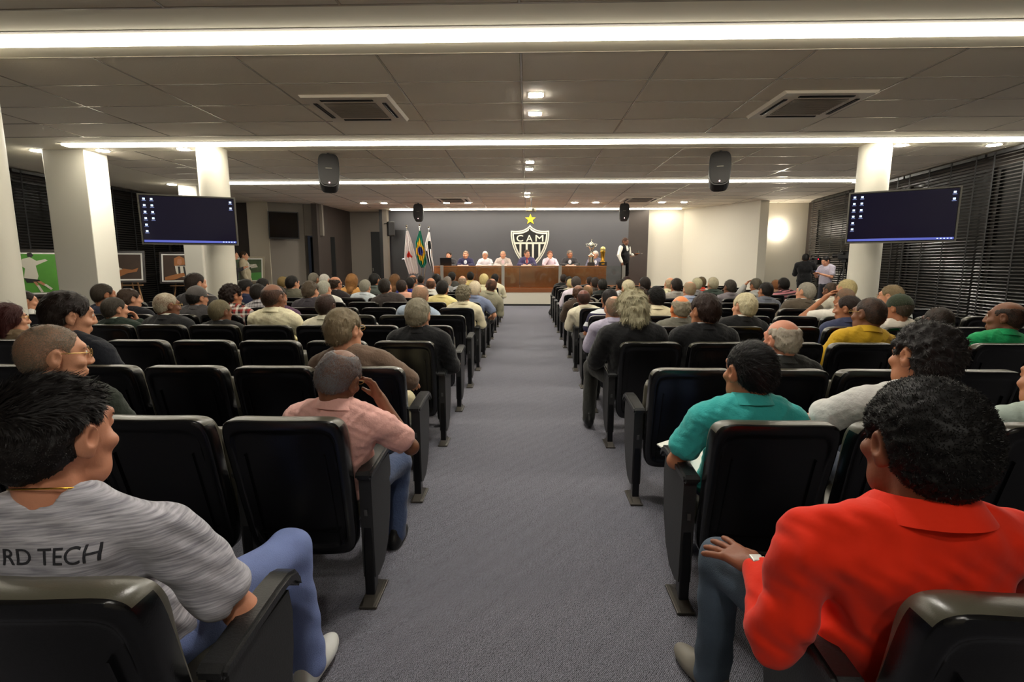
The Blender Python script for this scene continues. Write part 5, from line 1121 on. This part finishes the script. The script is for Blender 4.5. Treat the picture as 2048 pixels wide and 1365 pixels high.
# crest: layered shield, stripes, letters and star on the back wall
CYW = BACK_Y-.005; K = 20.95/1050/6.827
c0 = at_y(1060, 450, CYW)
def cp(u, v): return ((u-410)*K, (410-v)*K)          # crest drawing units
half = [(410, 410), (428, 432), (452, 452), (480, 468), (515, 482), (560, 490), (610, 492), (665, 487), (668, 545), (662, 600), (648, 665), (626, 730), (596, 795), (556, 858), (510, 912), (462, 955), (410, 990)]
out = half+[(820-u, v) for u, v in half[-2:0:-1]]
ctr = (410, 640)
def inset(d):
    n = len(out); r = []
    for i in range(n):
        a, b, c = Vector(out[i-1]), Vector(out[i]), Vector(out[(i+1) % n]); e1 = (b-a).normalized(); e2 = (c-b).normalized()
        n1 = Vector((-e1.y, e1.x)); n2 = Vector((-e2.y, e2.x)); nn = (n1+n2).normalized(); k = d/max(.35, nn.dot(n1)); r.append((b.x+nn.x*k, b.y+nn.y*k))
    return r
cr = thing('club_crest', 'black and white striped shield crest with letters on the stage wall', 'crest', (c0.x, CYW, c0.z))
def layer(name, pl, d0, d1, m, par): q = MB(); q.prism([cp(*p) for p in pl], -d1, -d0, 'y'); return q.build(name, m, par)
layer('outer_border', out, 0, .03, M_CREST_W, cr); layer('border_line', inset(15), .03, .034, M_CREST_B, cr); layer('inner_border', inset(22), .034, .04, M_CREST_W, cr); fld = layer('shield_field', inset(42), .04, .046, M_CREST_B, cr)
inn = inset(42)
def xat(v):   # half width of the field at height v
    best = 0
    for i in range(len(inn)):
        (x1, y1), (x2, y2) = inn[i], inn[(i+1) % len(inn)]
        if (y1-v)*(y2-v) < 0: best = max(best, abs(x1+(x2-x1)*(v-y1)/(y2-y1)-410))
    return best
layer('cross_bar', [(410-xat(640)-4, 640), (410+xat(640)+4, 640), (410+xat(664)+4, 664), (410-xat(664)-4, 664)], .046, .055, M_CREST_W, fld)
def vbottom(x):
    v = 664
    while v < 990 and xat(v) > abs(x-410): v += 4
    return v
for x in (283, 367, 451, 537): layer('white_stripe', [(x-13, 660), (x+13, 660), (x+13, vbottom(x+13)+3), (x-13, vbottom(x-13)+3)], .046, .055, M_CREST_W, fld)
for chx, s_ in ((275, 'C'), (402, 'A'), (537, 'M')):
    me = text_mesh(s_, 108*K*1.0, .003); bm = bmesh.new(); bm.from_mesh(me); xs = [v.co.x for v in bm.verts]; ys = [v.co.y for v in bm.verts]; bm.free()
    for v in me.vertices:
        x, y, z = v.co; u = (x-(max(xs)+min(xs))/2)/(max(xs)-min(xs))*(86 if s_ != 'M' else 104)*K; w5 = (y-min(ys))/(max(ys)-min(ys))*84*K; v.co = (u, -.05-z*1.0, w5)
    me.materials.clear(); me.materials.append(M_CREST_W); cx_, cz_ = cp(chx, 630); o = link('letter', me, fld, (cx_, 0, cz_))
    sd = o.modifiers.new('bold', 'SOLIDIFY'); sd.thickness = .010; sd.offset = 0
sx, sz = cp(415, 338); sp = []
for i in range(10): a = PI/2+i*PI/5; r = (74 if i % 2 == 0 else 31)*K; sp.append((r*math.cos(a), r*math.sin(a)))
q = MB(); q.prism(sp, -.03, 0, 'y'); tag(q.build('yellow_star', M_YEL, None, loc=(c0.x+sx, CYW, c0.z+sz)), 'yellow five-pointed star above the crest', 'star')

# flags draped on their poles
def flag(label, Y, top, base, rows, paint, mats, fold=5, seed=0):
    """rows: (pixel y, left x, right x) of the hanging cloth"""
    pt, pb = at_y(*top, Y), at_y(*base, Y); pb.z = STAGE_Z if Y > STAGE_Y else 0
    t = thing('flag', label, 'flag', (pb.x, Y, pb.z), group='flags beside the stage table')
    o = Vector((pb.x, Y, pb.z))
    MB().tube([(0, 0, 0), pt-o], .016, 10).build('pole', M_CHROME, t, True); MB().lathe([(.0, 0), (.03, .02), (.02, .05), (.035, .08), (.0, .14)], n=12).build('finial', M_SILVER, t, True, loc=pt-o)
    MB().lathe([(.16, 0), (.16, .03), (.03, .06)], n=20).build('base', M_CHROME, t, True)
    nu, nv = 44, 50; ys = [r[0] for r in rows]; vs = []; fs = []; mi = []
    for j in range(nv+1):
        py = ys[0]+(ys[-1]-ys[0])*j/nv; l = np.interp(py, ys, [r[1] for r in rows]); rr = np.interp(py, ys, [r[2] for r in rows]); f = j/nv
        for i in range(nu+1):
            u = i/nu; ph = u*2*PI*fold+1.3*f*seed; p = at_y(l+(rr-l)*(u+.02*math.sin(ph*.5)), py, Y)
            vs.append((p.x-o.x, -.03-(.015+.075*f)*(1+math.sin(ph+.6*math.sin(3*f+seed)))*.8, p.z-o.z+.03*f*math.cos(ph)))
    for j in range(nv):
        for i in range(nu): a = j*(nu+1)+i; fs.append((a, a+1, a+nu+2, a+nu+1)); mi.append(paint((i+.5)/nu, (j+.5)/nv))
    m = MB(); m.v = vs; m.f = fs; m.mi = mi; c = m.build('flag_cloth', mats, t, True, 180); sd = c.modifiers.new('hem', 'SOLIDIFY'); sd.thickness = .004
FW = mat('flag_white', (236, 226, 224), .8); FR = mat('flag_red', (206, 44, 26), .8); FG = mat('flag_green', (24, 126, 100), .8); FY = mat('flag_yellow', (236, 186, 40), .8); FB = mat('flag_blue', (38, 48, 120), .8); FK = mat('flag_black', (22, 20, 22), .8)
flag('white flag with a red triangle on a slanted pole', 18.75, (813, 457), (842, 556), [(462, 813, 817), (490, 811, 826), (520, 810, 834), (535, 815, 837), (547, 819, 838)], lambda u, v: 1 if (v > .48 and v < .64 and abs(u-.42) < (v-.46)*1.7 and v < .62) else 0, [FW, FR], 4, 1)
flag('green flag with yellow diamond and blue disc between two white flags', 18.62, (839, 456), (843, 556), [(462, 839, 842), (485, 832, 847), (510, 834, 852), (525, 838, 855), (534, 844, 850)], lambda u, v: 2 if ((u-.52)/.3)**2+((v-.56)/.13)**2 < 1 else 1 if abs(u-.5)/.62+abs(v-.56)/.36 < 1 else 0, [FG, FY, FB], 4, 2)
flag('white flag with black stripes at the right of the flags', 18.9, (857.5, 460), (846, 556), [(465, 857, 860), (488, 851, 864), (510, 854, 866), (530, 860, 868), (544, 866, 868)], lambda u, v: 1 if (v < .42 and .22 < v and abs(u-.62) < .2) or (v >= .38 and (abs(u-.55) < .12 or u < .12 and v > .45)) else 0, [FW, FK], 3, 3)

# ------------------------------------------------------------------ chairs, only those the photograph can show
nc = 0
for n in range(-1, 13):
    for side in (-1, 1):
        for k in range(0, 11 if side < 0 else 9):
            x = side*(SEATX+SEATP*k); y = row_y(n)
            u, v = to_px((x-side*.24, y-.2, .86)); u2, v2 = to_px((x-side*.26, y, .3))
            if (side, n, k) not in OCC and not ((-60 < u < 2108) or (-60 < u2 < 2108 and v2 < 1365)): continue
            if (side, n) == (-1, -1) and k > 0: continue
            if any(math.hypot(x-a, y-b) < .62 for a, b in ((-5.7, 9.72), (-5.58, 5.35), (6.1, 9.78))): continue
            occ = (side, n, k) in OCC or (n == -1 and k == 0)
            lab = '%sblack auditorium chair, %s block, %s row from the camera, %s seat from aisle' % ('' if occ else 'empty ', 'left' if side < 0 else 'right', ORD[n+2], ORD[k+1])
            chair(n, side, k, lab, occ, far_end=(k == (10 if side < 0 else 8))); nc += 1
print('chairs', nc, 'unique body meshes', len(BODY))
